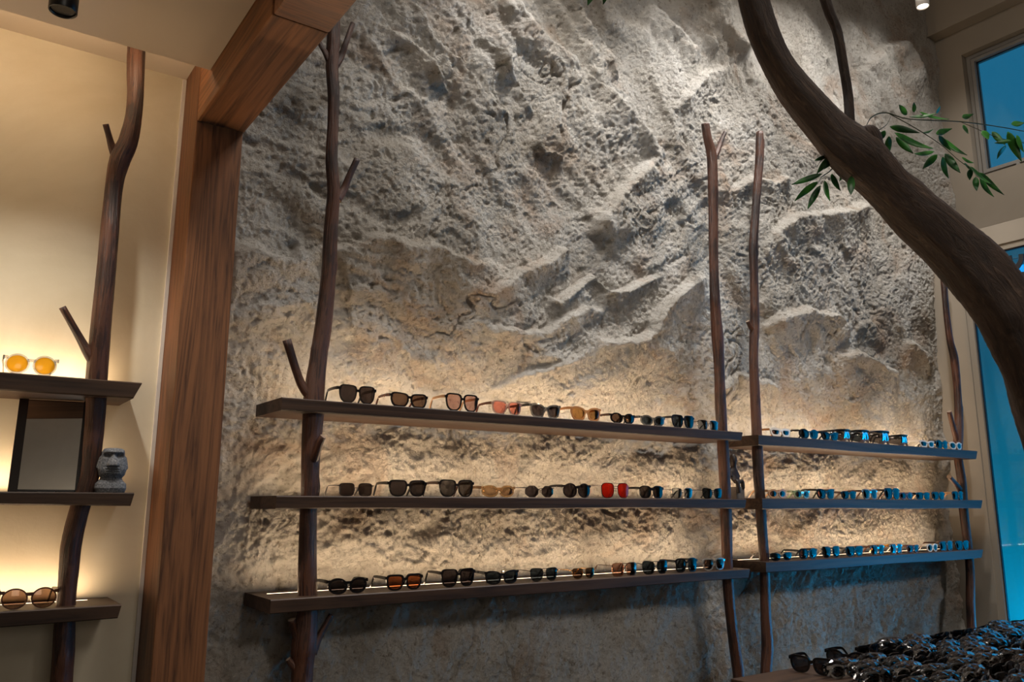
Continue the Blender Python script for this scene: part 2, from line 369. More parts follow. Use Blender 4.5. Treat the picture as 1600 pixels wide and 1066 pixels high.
def rock():
    xs = [0.66]
    while xs[-1] < 5.80: xs.append(xs[-1] + 0.0046 + 0.0052 * (xs[-1] - .66) / 5.1)
    zs = [0.0]
    while zs[-1] < 5.35:
        z_ = zs[-1]; zs.append(z_ + (0.03 if z_ < 0.35 else 0.0066 if z_ < 3.7 else 0.012))
    X, Z = np.meshgrid(np.array(xs), np.array(zs))
    wx = fbm(X * 1.7, Z * 1.7, 3, 3) * 0.10; wz = fbm(X * 1.7 + 5, Z * 1.7 + 9, 8, 3) * 0.10
    jag = fbm(X * 9, Z * 9, 61, 3) * 0.014
    XW = X + wx; ZW = Z + wz
    h = 0.030 * fbm(XW * 1.6, ZW * 1.6, 11, 3)
    # combed and kneaded furrows; their direction changes from region to region
    low = np.clip((H + 0.55 - Z) / 0.3, 0, 1)
    def furrow(deg, along, across, seed):
        a = math.radians(deg); U = XW * math.cos(a) + ZW * math.sin(a); V_ = -XW * math.sin(a) + ZW * math.cos(a)
        q = pnoise(U * along, V_ * across, seed) + 0.5 * pnoise(U * along * 2.3 + 4, V_ * across * 2.1, seed + 1) + 0.25 * pnoise(U * along * 5, V_ * across * 4.4, seed + 2)
        return np.sign(q) * np.abs(q) ** 0.8
    def blob(px, py, rx, rz_):
        c = onY(px, py, WY); return np.exp(-((X - c[0]) / rx) ** 2 - ((Z - c[2]) / rz_) ** 2)
    up = 1 - low
    mA = up * (blob(760, 60, .9, .9) + blob(960, 60, .7, .8) + blob(1120, 40, .5, .6)); mB = up * (blob(430, 270, .5, .9) + blob(620, 330, .6, .5))
    mC = up * (blob(850, 520, .8, .35) + blob(1080, 330, .7, .5)); mD = up * (blob(1340, 480, .9, .6) + blob(1380, 120, .6, .6))
    tot = mA + mB + mC + mD + 1e-3
    h += up * np.minimum(1, tot) * (mA * .034 * furrow(-50, .62, 4.4, 101) + mB * .022 * furrow(-6, 1.5, 6.5, 111) + mC * .026 * furrow(34, 1.4, 5.5, 121) + mD * .026 * furrow(-42, 1.9, 4.8, 131)) / tot
    h += low * .019 * furrow(42, 1.6, 5.5, 141)
    big = 0 * X
    for pts, A, wu, wd in ridges:
        P = [onY(px, py, WY) for px, py in pts]; P = [(p[0], p[2]) for p in P]
        x0, x1 = min(p[0] for p in P) - .5, max(p[0] for p in P) + .5; z0, z1 = min(p[1] for p in P) - .8, max(p[1] for p in P) + .4
        iz = np.where((np.array(zs) > z0) & (np.array(zs) < z1))[0]; ix = np.where((np.array(xs) > x0) & (np.array(xs) < x1))[0]
        sl = (slice(iz[0], iz[-1] + 1), slice(ix[0], ix[-1] + 1))
        x = X[sl] + jag[sl] * 1.0; z = Z[sl] + jag[sl]
        best = np.full(x.shape, 9.0); sg = np.zeros(x.shape); tt = np.zeros(x.shape)
        nseg = len(P) - 1
        for i in range(nseg):
            (ax, az), (bx, bz) = P[i], P[i + 1]; dx, dz = bx - ax, bz - az; l2 = dx * dx + dz * dz
            t = ((x - ax) * dx + (z - az) * dz) / l2; tc_ = np.clip(t, 0, 1)
            d = np.hypot(x - ax - tc_ * dx, z - az - tc_ * dz); side = dx * (z - az) - dz * (x - ax)
            if dx < 0: side = -side
            u = d < best; best = np.where(u, d, best); sg = np.where(u, np.sign(side), sg)
            tt = np.where(u, (i + tc_) / nseg, tt)
        endf = np.clip(np.minimum(tt, 1 - tt) / 0.16, 0, 1) ** 0.7
        up = np.clip(1 - best / wu, 0, 1); up = up * up * (3 - 2 * up)
        dn = np.exp(-(best / (wd * .62)) ** 1.1)
        big[sl] += A * endf * np.where(sg > 0, up, dn)
    h += big * (1 + 0.25 * fbm(XW * 6, ZW * 6, 44, 2))
    # crumbly plaster at middle and small scales
    amp = 0.65 + 0.5 * np.clip(fbm(X * 2.1, Z * 2.1, 71, 2) + 0.5, 0, 1)
    h += 0.0060 * amp * fbm(XW * 7 + 3 * jag, ZW * 7, 31, 2, 0.5)
    bl = np.abs(fbm(X * 17 + 3 * wx + 30 * jag, Z * 17 + 3 * wz, 35, 3, 0.6)); h += 0.0012 * amp * (0.6 - bl)
    h += 0.0030 * low * fbm(X * 30 + 20 * jag, Z * 30, 81, 3, 0.7)
    h += 0.0036 * amp * fbm(X * 44 + 60 * jag, Z * 44 - 40 * jag, 38, 2, 0.7)
    lump = np.clip(fbm(X * 26, Z * 26 + 30 * jag, 48, 2) - .15, 0, 1); h += 0.004 * lump * np.clip(fbm(X * 3, Z * 3, 49, 2) + .3, 0, 1)
    h -= 0.010 * np.clip(fbm(XW * 14, ZW * 14, 52, 2) - 0.42, 0, 1) * 2.2        # gouged pits
    crack = np.abs(fbm(XW * 2.3, ZW * 2.3, 55, 4)); h -= 0.012 * np.exp(-(crack / 0.018) ** 2) * np.clip(fbm(X * 1.4, Z * 1.4, 57, 2) + .15, 0, 1) * 2
    # flatter behind the shelves so that they sit against it; edge runs back to the side wall
    near = np.zeros_like(X)
    for zc in (H + .31, H + .02, H - .285): near = np.maximum(near, np.exp(-((Z - zc) / 0.09) ** 2))
    h = h * (1 - 0.5 * near * (X < 5.25)) - 0.012
    # crumbs and tiny pits of the hand-thrown finish, everywhere
    c1 = fbm(X * 24 + 40 * jag, Z * 24 - 30 * jag, 201, 3, 0.62); h += 0.0056 * np.sign(c1) * np.abs(c1) ** .8 * (0.42 + 0.6 * low)
    c2 = fbm(X * 62 + 40 * jag, Z * 62, 211, 2, 0.6); h += 0.0032 * c2
    pit = np.clip(fbm(X * 36, Z * 36 + 25 * jag, 221, 2, 0.6) - .38, 0, 1); h -= 0.014 * pit
    # below the ledge the right-hand pier closes the wall
    h = np.where(h > 0, .17 * np.tanh(h / .17), h); h = np.where(h < 0, .065 * np.tanh(h / .065), h)
    lowz = np.clip((H + .75 - Z) / .3, 0, 1); lowz = lowz * lowz * (3 - 2 * lowz)
    Y = WY + 0.015 + .022 * lowz - h
    n0, n1 = X.shape; V = np.stack([X, Y, Z], -1).reshape(-1, 3)
    i = np.arange(n0 - 1)[:, None] * n1 + np.arange(n1 - 1)[None, :]; i = i.reshape(-1)
    Fq = np.stack([i, i + 1, i + 1 + n1, i + n1], -1)
    me = bpy.data.meshes.new('wall_back'); me.vertices.add(len(V)); me.vertices.foreach_set('co', V.astype('f').ravel())
    me.loops.add(Fq.size); me.loops.foreach_set('vertex_index', Fq.astype('i').ravel())
    me.polygons.add(len(Fq)); me.polygons.foreach_set('loop_start', (np.arange(len(Fq)) * 4).astype('i')); me.polygons.foreach_set('loop_total', np.full(len(Fq), 4, 'i'))
    me.polygons.foreach_set('use_smooth', np.ones(len(Fq), bool)); me.update(); me.validate()
    return link('wall_back', me, M['stone'])
struct(rock(), 'rough cream rock-like plaster wall behind the eyewear shelves')

# ------------------------------------------------------------------ room shell
PX0, PX1, PY = 0.553, 0.698, 2.524          # timber post
ZB = H + 1.178                              # underside of beam
ZS = H + 1.293                              # low ceiling
struct(box('wall_alcove', (-2.6, PX0 + .01, WY, WY + .12, 0, ZS + .3), M['plaster']), 'smooth cream plaster wall of the left alcove')
struct(box('wall_rear_core', (0.5, 6.0, WY + .16, WY + .2, 0, 5.5), M['roomwall']))
struct(box('ceiling_low', (-2.6, PX0, -3.6, 2.40, ZS, ZS + .10), M['ceil']), 'low smooth ceiling over the left alcove')
struct(box('ceiling_recess', (-2.6, PX0, 2.2, WY, H + 1.406, H + 1.50), M['ceil']))
struct(box('trim_1', (PX0, PX1, PY, WY + .06, 0, ZB + .34), M['timber'], bev=.004), 'brown timber post between the alcove and the rock wall')
struct(box('trim_2', (PX0 + .002, PX1 + .004, 1.83, PY + .20, ZB, ZB + .36), M['timber_y'], bev=.005), 'brown timber beam running from the post to the viewer')
struct(box('trim_3', (PX0 + .004, PX1 + .004, -3.6, 1.827, ZB - .002, ZB + .36), M['timber_end'], bev=.008), 'nearer length of timber beam with swirled grain')
struct(box('trim_4', (PX0 - .012, PX0 - .001, WY - .010, WY, 0, H + 1.40), M['white']), 'thin pale shadow bead between plaster and timber post')
struct(box('wall_upper_fascia', (PX0 + .03, PX1 - .02, -3.6, WY + .1, ZB + .35, 5.4), M['roomwall']))
struct(box('floor', (-2.7, 6.0, -3.7, 2.9, -.1, 0), M['floor']))
struct(box('ceiling', (-2.7, 6.0, -3.7, 2.9, 5.30, 5.4), M['ceil']))
struct(box('wall_left', (-2.7, -2.6, -3.7, 2.9, 0, 5.3), M['roomwall']))
struct(box('wall_front', (-2.7, 6.0, -3.7, -3.6, 0, 5.3), M['roomwall']))
# right wall, upper part with window recess
XU, XL = 5.72, 5.32
wy0, wy1, wz0, wz1 = 1.05, 2.577, H + 2.235, H + 3.17
bm = bmesh.new()
bm_box(bm, XU, XU + .18, wy1, 2.9, H + 1.6, 5.3); bm_box(bm, XU, XU + .18, -3.6, wy0, H + 1.6, 5.3)
bm_box(bm, XU, XU + .18, wy0, wy1, H + 1.6, wz0); bm_box(bm, XU, XU + .18, wy0, wy1, wz1, 5.3)
struct(bm_obj('wall_right', bm, M['paint']), 'beige upper side wall with the blue window')
struct(box('trim_5', (XU - .11, XU + .02, -3.6, WY + .05, H + 3.36, 5.3), M['paint'], bev=.004), 'shallow bulkhead along the top of the side wall')
# lower right wall: pier, lintel, sill of the glowing doorway
dy0, dy1, dz1 = 0.5, 2.518, H + 1.568
bm = bmesh.new()
bm_box(bm, XL, XU + .18, dy1 + .035, 2.9, 0, H + 1.735, .003); bm_box(bm, XL, XU + .18, -3.6, dy0, 0, H + 1.735)
bm_box(bm, XL, XU + .18, dy0, dy1 + .04, dz1 + .035, H + 1.735, .003)
struct(bm_obj('wall_right_lower', bm, M['paint']), 'beige pier and lintel around the blue doorway')
bm = bmesh.new()
bm_box(bm, XL + .012, XL + .06, dy1, dy1 + .036, 0, dz1 + .036); bm_box(bm, XL + .012, XL + .06, dy0, dy1 + .036, dz1, dz1 + .036)
d = struct(bm_obj('door_1', bm, M['paint']), 'door casing around the tall glowing blue opening')
bm = bmesh.new(); bm_box(bm, XL + .03, XL + .05, dy1 - .006, dy1 + .001, 0, dz1); bm_box(bm, XL + .03, XL + .05, dy0, dy1, dz1 - .006, dz1 + .001)
bm_obj('gasket', bm, M['gasket'], d)
struct(box('door_2', (XL + .036, XL + .044, dy0, dy1 - .006, 0.02, dz1 - .006), M['pane']), 'clear glass of the blue doorway')
# window
bm = bmesh.new()
gy1, gz0, gz1 = 2.513, H + 2.285, H + 3.105
def ring(bm, x0, x1, a0, a1, b0, b1, t):
    bm_box(bm, x0, x1, a1 - t, a1, b0, b1); bm_box(bm, x0, x1, a0, a0 + t, b0, b1)
    bm_box(bm, x0, x1, a0 + t, a1 - t, b0, b0 + t); bm_box(bm, x0, x1, a0 + t, a1 - t, b1 - t, b1)
ring(bm, 5.775, 5.84, wy0, wy1 - .004, wz0, wz1 - .004, .026); ring(bm, 5.76, 5.83, wy0 + .028, gy1 + .026, gz0 - .022, gz1 + .024, .024)
wn = struct(bm_obj('window_1', bm, M['alu']), 'high grey-framed window with dusk blue outside')
bm = bmesh.new(); ring(bm, 5.79, 5.80, wy0 + .05, gy1 + .003, gz0, gz1 + .002, .006); bm_obj('gasket', bm, M['gasket'], wn)
box('pane', (5.800, 5.806, wy0 + .05, gy1, gz0, gz1), M['pane'], wn)
bm = bmesh.new(); p0 = onX(1594, 256, 5.755); bm_box(bm, 5.74, 5.765, p0[1] - .06, p0[1] + .02, p0[2] - .012, p0[2] + .008, .002); bm_box(bm, 5.715, 5.745, p0[1] - .06, p0[1] - .01, p0[2] - .004, p0[2] + .006, .002)
bm_obj('window_handle', bm, M['alu'], wn)
# glowing panel outside the doorway
pn = box('light_panel', (5.98, 6.03, 0.2, 3.1, 0.0, H + 1.9), M['cyan']); only_face(pn, 0, -1, M['white']); tag(pn, 'tall glowing cyan light panel filling the doorway beside the right shelf ends', 'light panel')
bm = bmesh.new(); bm_box(bm, 5.965, 5.979, 2.80, 3.10, 0, H + 1.9)
tag(bm_obj('panel_frame', bm, plain('dark_teal_frame', (0, 92, 128), 0.4), pn))
ps = onX(1598, 646, 5.6)
tag(box('lightbox', (5.60, 5.606, ps[1] - .12, ps[1] + .018, ps[2] - .05, ps[2] + .07), M['mint']), 'pale mint poster glimpsed beside the trunk in the blue doorway', 'lightbox')

# black branching emblem hanging in the doorway, behind the trunk
sg = empty('hanging_sign', onX(1580, 440, 5.25)); tag(sg, 'black branch-shaped sign in the blue doorway behind the tree trunk', 'sign')
def flat_stroke(name, pts, wpx, parent, X=5.25):
    P = [np.array(onX(px, py, X)) for px, py in pts]; P = catmull(P, 6); wd = wpx * math.hypot(*P[0][:2]) / F_PX
    V = []; Fc = []
    for i, p in enumerate(P):
        t = P[min(i + 1, len(P) - 1)] - P[max(i - 1, 0)]; t[0] = 0; t /= np.linalg.norm(t); nrm = np.array([0, -t[2], t[1]])
        for s_ in (-1, 1):
            for dx in (0, .012): V.append(p + nrm * s_ * wd / 2 + np.array([dx, 0, 0]) - np.array(parent.location))
    for i in range(len(P) - 1):
        a = i * 4
        for q in ((0, 1, 5, 4), (2, 6, 7, 3), (0, 4, 6, 2), (1, 3, 7, 5)): Fc.append(tuple(a + k for k in q))
    Fc.append((0, 2, 3, 1)); e = (len(P) - 1) * 4; Fc.append((e, e + 1, e + 3, e + 2))
    return mesh(name, V, Fc, M['sign'], parent)
flat_stroke('prong', [(1576, 400), (1579, 412), (1586, 420), (1590, 432), (1600, 445)], 6, sg)
flat_stroke('prong', [(1595, 397), (1595, 406), (1591, 414), (1586, 421)], 6, sg)
flat_stroke('prong', [(1573, 402), (1577, 413), (1580, 422)], 3, sg)
flat_stroke('stem', [(1584, 432), (1596, 430), (1606, 434), (1612, 470)], 9, sg)

# ------------------------------------------------------------------ shelves
SY0, SY1 = 2.50, 2.752
def shelf(x0, x1, z, th, label, bevl=0.0, skew0=0.0, skew1=0.0, tilt=0.0, group=None, x_strip=None, wav=0.0, seed=1, under=0.0):
    """board with slightly uneven front; skew = how far the end retreats at the underside"""
    rs = np.random.RandomState(seed); n = 40; V = []; Fc = []
    ph = rs.rand(4) * 6.28
    for i in range(n + 1):
        t = i / n; x = x0 + (x1 - x0) * t; zz = z + tilt * t
        k0 = max(0, 1 - t * n / 2); k1 = max(0, 1 - (1 - t) * n / 2)
        wv = wav * (math.sin(9 * t + ph[0]) + .5 * math.sin(23 * t + ph[1])); th_ = th + wav * 1.2 * math.sin(11 * t + ph[2])
        xb = x + skew0 * (1 if i == 0 else 0) - skew1 * (1 if i == n else 0)
        V += [(x, SY0 + wv * .3 + .003, zz), (x, SY0 + wv * .3, zz - .003), (xb, SY0 + .002 + wv * .5 + under, zz - th_ + .003), (xb, SY0 + .006 + wv * .5 + under, zz - th_), (xb, SY1, zz - th), (x, SY1, zz)]
    for i in range(n):
        for k in range(6):
            a = i * 6 + k; b_ = i * 6 + (k + 1) % 6; Fc.append((a, b_, b_ + 6, a + 6))
    Fc.append((5, 4, 3, 2, 1, 0)); Fc.append(tuple(n * 6 + k for k in range(6)))
    o = mesh('shelf', V, Fc, M['shelf']); tag(o, label, 'shelf', group)
    a, b_ = x_strip
    zt = z + tilt * 0.5
    s_ = box('light_strip', (a, b_, 2.664, 2.674, z - .004, z + .0004), M['led'], o)
    only_face(s_, 2, 1, M['white'])
    lt = light('strip_light', 'AREA', ((a + b_) / 2, 2.669, z + .0012), 2.7 * (b_ - a), lin((255, 219, 176)), None, shape='RECTANGLE', size=b_ - a, size_y=.009)
    lt.rotation_euler = (math.pi, 0, 0)
    return o
zt = {k: H + v for k, v in dict(top=.3283, mid=.0261, low=-.2783).items()}
zr = {k: H + v for k, v in dict(top=.3220, mid=.0300, low=-.2540).items()}
xl0 = x_at(441, SY0, zt['top'])
XLE = x_at(1166, SY0, zt['mid']); XRS = x_at(1191, SY0, zr['mid'])
XE = {'top': x_at(1527, SY0, zr['top']), 'mid': x_at(1535, SY0, zr['mid']), 'low': x_at(1536, SY0, zr['low'])}
nice = dict(top='upper', mid='middle', low='lower')
for i, k in enumerate(('top', 'mid', 'low')):
    shelf(xl0, XLE, zt[k], .040, f'{nice[k]} of three long dark wooden shelves between first and second branch posts', wav=.0012, seed=i + 1, skew1=.01,
          x_strip=(xl0 + .045, XLE - .08), group='long shelves on the rock wall')
    shelf(XRS, XE[k], zr[k], .048, f'{nice[k]} of three dark wooden shelves on the right beside the blue doorway', wav=.0015, seed=i + 11, skew0=.0, skew1=.02,
          x_strip=(XRS - .02 + .03, XE[k] - .12), tilt=0.0, group='right-hand shelves on the rock wall')
    ax = {'top': 222, 'mid': 210, 'low': 190}[k]; az = {'top': .339, 'mid': .0315, 'low': -.265}[k] + H
    xe = x_at(ax, SY0, az)
    shelf(-1.6, xe, az, {'top': .045, 'mid': .034, 'low': .036}[k], f'{nice[k]} dark wooden shelf in the plastered left alcove', wav=.002, seed=i + 21,
          skew1={'top': .018, 'mid': .006, 'low': .006}[k], x_strip=(-1.5, xe - .06), group='shelves in the left alcove')
AZ = dict(top=H + .339, mid=H + .0315, low=H - .265)

# ------------------------------------------------------------------ branch posts
def post(pts, Y, name, label, branches=(), knots=(), seed=0, feet=True, top_cut=True):
    P = []
    for (px, py, wpx) in pts:
        q = onY(px, py, Y); D = proj(q)[2]; P.append((q[0], q[1], q[2], wpx * D / F_PX / 2))
    if feet:
        a, b_ = P[-2], P[-1]; dx = (b_[0] - a[0]) / (b_[2] - a[2]); z = b_[2]
        for f_ in (0.5, 1.0): P.append((b_[0] + 0.3 * dx * (0 - z) * f_, Y, z * (1 - f_), b_[3] * (1 + .05 * f_)))
    P = P[::-1]; base = P[0]
    root = empty(name, (base[0], base[1], 0)); tag(root, label, 'branch post', 'rough branch posts holding the shelves')
    loc = lambda q: (q[0] - base[0], q[1] - base[1], q[2], q[3])
    tube('trunk', [loc(q) for q in P], [M['bark'], M['cut']], root, 20, 8, .07, knots, seed)
    for j, br in enumerate(branches):
        Q = []
        for n_, (px, py, wpx, dy) in enumerate(br):
            q = onY(px, py, Y + dy); D = proj(q)[2]; Q.append(loc((q[0], q[1], q[2], wpx * D / F_PX / 2)))
        tube('side_branch', Q, [M['bark'], M['cut']], root, 14, 6, .05, (), seed + 7 + j)
    return root
PYC = 2.565
post([(522, 30, 20), (521, 70, 21), (519, 105, 20), (521, 150, 19), (520, 190, 18), (518, 250, 19), (521, 300, 20), (517, 360, 21), (513, 430, 22), (506, 500, 25), (498, 560, 27), (492, 612, 32), (490, 650, 33), (487, 700, 31), (484, 760, 27), (481, 820, 27), (480, 900, 28), (480, 960, 31), (475, 1010, 38), (471, 1066, 32)],
     PYC, 'branch_post', 'tall forked branch post at the left end of the long shelves, next to timber beam',
     [[(520, 108, 13, 0), (532, 90, 11, 0), (540, 68, 9, -.01), (551, 37, 8, -.01)], [(516, 98, 12, 0), (508, 82, 9, 0), (499, 66, 7, 0), (496, 48, 6, 0)],
      [(526, 312, 15, 0), (537, 296, 12, 0), (546, 275, 10, -.01), (558, 249, 10, -.02)], [(488, 622, 20, 0), (474, 606, 15, 0), (463, 580, 13, 0), (448, 531, 14, -.01)],
      [(486, 722, 18, -.01), (492, 712, 14, -.03), (500, 690, 12, -.06), (505, 682, 10, -.07)], [(486, 1020, 20, 0), (496, 1000, 13, 0), (507, 980, 10, 0), (518, 961, 10, 0)],
      [(470, 1010, 18, 0), (461, 990, 13, 0), (456, 968, 12, -.01)], [(466, 1045, 20, 0), (455, 1036, 12, 0), (450, 1030, 8, 0)]],
     [(1.45, 3.0, .25, .03), (2.2, 3.2, .2, .02), (1.9, 0.6, .2, .02)], 3)
post([(1102, 194, 13), (1105, 215, 13), (1112, 245, 16), (1114, 300, 15), (1115, 400, 14), (1118, 480, 16), (1121, 522, 19), (1123, 560, 17), (1126, 640, 17), (1131, 720, 17), (1134, 800, 17), (1137, 900, 17), (1144, 980, 17), (1155, 1066, 18)],
     PYC, 'branch_post', 'branch post with a small fork on top at the right end of the long shelves',
     [[(1114, 250, 12, 0), (1121, 236, 9, 0), (1128, 218, 7, 0), (1133, 207, 6, 0)]], [(2.35, 1.2, .35, .03), (2.33, 3.6, .25, .02), (2.9, 2, .2, .02)], 5)
post([(1187, 207, 11), (1187, 240, 13), (1184, 280, 12), (1180, 340, 12), (1177, 390, 14), (1178, 440, 13), (1179, 500, 15), (1178, 560, 14), (1181, 640, 15), (1184, 720, 16), (1189, 800, 16), (1194, 880, 16), (1196, 960, 16), (1199, 1010, 18), (1197, 1066, 17)],
     PYC, 'branch_post', 'thin branch post with a straight cut top, at left end of the right shelves',
     [[(1179, 520, 10, 0), (1173, 512, 7, 0), (1168, 502, 6, 0)], [(1187, 240, 9, 0), (1191, 230, 7, -.01), (1192, 218, 5, -.01)]], [(2.65, 3.0, .3, .02), (2.35, .8, .25, .02)], 9)
post([(1472, 395, 9), (1474, 430, 9), (1478, 480, 9), (1484, 530, 10), (1491, 560, 12), (1496, 610, 11), (1498, 650, 12), (1497, 680, 14), (1497, 715, 12), (1503, 755, 13), (1506, 800, 13), (1512, 850, 13), (1516, 900, 13), (1517, 960, 13)],
     PYC, 'branch_post', 'slim branch post at the right end of the right shelves, beside blue doorway',
     [[(1496, 690, 10, 0), (1490, 670, 8, 0), (1483, 643, 7, -.01)], [(1500, 765, 8, 0), (1493, 756, 7, -.01), (1483, 745, 7, -.02)]], [(2.0, 3.0, .3, .02)], 12)
post([(214, 60, 25), (212, 110, 25), (210, 170, 24), (200, 220, 28), (186, 252, 30), (178, 290, 27), (170, 380, 27), (165, 440, 28), (158, 510, 28), (151, 590, 31), (150, 640, 28), (145, 700, 27), (140, 750, 27), (124, 800, 28), (112, 850, 30), (108, 890, 30), (104, 930, 28), (100, 985, 31), (95, 1066, 33)],
     PYC, 'branch_post', 'thick crooked branch post rising to the ceiling in the left alcove',
     [[(186, 250, 20, 0), (176, 232, 12, 0), (170, 212, 9, -.01), (165, 194, 9, -.02)], [(150, 565, 24, 0), (138, 552, 16, 0), (121, 522, 12, 0), (97, 480, 11, -.01)]],
     [(2.6, 1.0, .12, .02), (2.2, 2.0, .18, .03), (1.0, 2.0, .12, .02)], 15)

# ------------------------------------------------------------------ eyewear
def outline(style, a, b, n=44):
    P = []
    for i in range(n):
        t = 2 * math.pi * i / n; c, s_ = math.cos(t), math.sin(t)
        e = dict(square=.52, rect=.5, round=1.0, oval=.95, cat=.74, aviator=.66, geo=.5, hex=.8, shield=.55)[style]
        x = math.copysign(abs(c) ** e, c); y = math.copysign(abs(s_) ** e, s_)
        if style == 'hex':
            k = 8; th = (t + math.pi / k) % (2 * math.pi / k) - math.pi / k; r = math.cos(math.pi / k) / math.cos(th); x, y = c * r * 1.05, s_ * r * 1.05
        if style == 'square':
            ee = .46 if s_ > 0 else .74
            x = math.copysign(abs(c) ** ee, c); y = math.copysign(abs(s_) ** ee, s_); x *= 1 - .20 * max(0, .25 - y) / 1.25; y += .03 * x * (y > 0)
        if style == 'rect': x *= 1 - .10 * (0.5 - y / 2)
        if style == 'cat': y += .16 * x * (1 if y > -.2 else .2) - .02; x *= 1 + .05 * y - .09 * (y < 0)
        if style == 'oval': y += .07 * x
        if style == 'aviator': x *= 1 - .16 * (0.5 - y / 2) - .03 * (y < -.5); y -= .05 * x * (y < 0)
        if style == 'geo': x *= 1 - .24 * max(0, -y); y += .10 * x * (y > 0)
        P.append((x * a, y * b))
    return P
def glasses(W, h, style, rim, fm_, lm, tm, metal=False, TL=0.122, folded=False):
    """front centred on origin, lens plane faces -Y, lowest rim point at z=0"""
    root = empty('sunglasses', (0, 0, 0))
    gap = W * (.05 if not metal else .09)
    ro = rim * (1.25 if not metal else 1.1); a = (W - gap - 0.0) / 4 - (0.002 if style != 'shield' else 0); b_ = h / 2
    V = []; Fc = []; d = .0042 if not metal else .0018
    def add_ring(cx, mir, a, b_, ro):
        O = outline(style, a, b_); I = outline(style, a - ro, b_ - ro); n = len(O); base = len(V)
        for q, yy in ((O, -d / 2), (I, -d / 2 * 1.0), (I, d / 2), (O, d / 2)):
            for (x, z) in q:
                X_ = x * mir; dy = ((cx + X_) / (W / 2)) ** 2 * .006
                V.append((cx + X_, yy + dy, z + b_))
        for k in range(4):
            for i in range(n):
                p = base + k * n + i; q2 = base + k * n + (i + 1) % n; r_ = base + ((k + 1) % 4) * n + (i + 1) % n; s2 = base + ((k + 1) % 4) * n + i
                Fc.append((p, q2, r_, s2) if mir > 0 else (s2, r_, q2, p))
    def bar(P0, P1, t_, hgt):
        base = len(V)
        for P_ in (P0, P1):
            for sy, sz in ((-1, -1), (1, -1), (1, 1), (-1, 1)): V.append((P_[0], P_[1] + sy * t_ / 2, P_[2] + sz * hgt / 2))
        for q in ((0, 1, 2, 3), (7, 6, 5, 4), (0, 4, 5, 1), (1, 5, 6, 2), (2, 6, 7, 3), (3, 7, 4, 0)): Fc.append(tuple(base + k for k in q))
    if style == 'shield':
        n = 24; cols = []
        for i in range(n + 1):
            u = -1 + 2 * i / n; x = u * W / 2 * .97; yy = (u ** 2) * .030 + (u ** 6) * .012
            zt_ = h * (1 - .10 * u ** 4); zb_ = h * (.02 + .34 * max(0, abs(u) - .35) ** 1.4 + .17 * math.exp(-(u / .13) ** 2))
            cols.append((x, yy, zb_, zt_))
        LV = []; LF = []
        for x, yy, zb_, zt_ in cols: LV += [(x, yy, zb_), (x, yy, zt_), (x, yy + .0025, zt_), (x, yy + .0025, zb_)]
        for i in range(n):
            p = i * 4
            for k in range(4): LF.append((p + k, p + (k + 1) % 4, p + 4 + (k + 1) % 4, p + 4 + k))
        mesh('lens', LV, LF, lm, root, True)
        for i in range(n):
            (x0, y0, _, z0), (x1, y1, _, z1) = cols[i], cols[i + 1]; base = len(V)
            for (x, y, z) in ((x0, y0, z0), (x1, y1, z1)): V += [(x, y - .003, z - .005), (x, y - .003, z + .001), (x, y + .005, z + .001), (x, y + .005, z - .005)]
            for k in range(4): Fc.append((base + k, base + (k + 1) % 4, base + 4 + (k + 1) % 4, base + 4 + k))
        hz, hy = h * .86, .040; hx = W / 2 * .97
    else:
        cxs = gap / 2 + a
        for s_ in (-1, 1): add_ring(s_ * cxs, s_, a, b_, ro)
        bz = h * (.70 if not metal else .62)
        bar((-gap / 2 - ro * .8 - .002, -.0005, bz), (gap / 2 + ro * .8 + .002, -.0005, bz), d, .0085 if not metal else .0018)
        if style == 'aviator' and metal: bar((-gap / 2 - a * .5, 0, h * .97), (gap / 2 + a * .5, 0, h * .97), d, .0016)
        hz = h * (.80 if style != 'cat' else .88) ; hx = W / 2 - .001; hy = .006
        for s_ in (-1, 1): bar((s_ * (hx - .010), .005, hz), (s_ * (hx + .001), .006, hz), d * 1.6, .008 if not metal else .003)
        for s_ in (-1, 1):
            I = outline(style, a - ro * .7, b_ - ro * .7); n = len(I); LV = []; LF = []
            for yy in (-.0008, .0008):
                b0 = len(LV)
                for f_ in (1.0, .8, .55, .28):
                    for (x, z) in I:
                        X_ = s_ * (cxs + x * f_); LV.append((X_, yy + (X_ / (W / 2)) ** 2 * .004 + .002 * (cxs / (W / 2)) ** 2 - .0024 * (1 - f_ * f_), b_ + z * f_))
                LV.append((s_ * cxs, yy + (cxs / (W / 2)) ** 2 * .006 - .0024, b_)); fl = (yy < 0) == (s_ > 0)
                for r_ in range(3):
                    for i in range(n):
                        q = (b0 + r_ * n + i, b0 + r_ * n + (i + 1) % n, b0 + (r_ + 1) * n + (i + 1) % n, b0 + (r_ + 1) * n + i); LF.append(q if fl else q[::-1])
                for i in range(n):
                    q = (b0 + 3 * n + i, b0 + 3 * n + (i + 1) % n, b0 + 4 * n); LF.append(q if fl else q[::-1])
            mesh('lens', LV, LF, lm, root, True)
    mesh('frame_front', V, Fc, fm_, root)
    for s_ in (-1, 1):
        pts = [(hx, hy, hz), (hx + .0005, hy + TL * .25, hz + .001), (hx - .002, hy + TL * .62, hz), (hx - .005, hy + TL * .78, hz - .006), (hx - .009, hy + TL, .004)]
        if folded: pts = [(hx - .001, hy, hz), (hx - .004, hy + .006 + .004 * (s_ > 0), hz), (hx - TL * .4, hy + .010 + .005 * (s_ > 0), hz - .002), (hx - TL * .72, hy + .012 + .005 * (s_ > 0), hz - .008), (hx - TL, hy + .012 + .005 * (s_ > 0), .006)]
        C = catmull(pts, 4); V2 = []; F2 = []
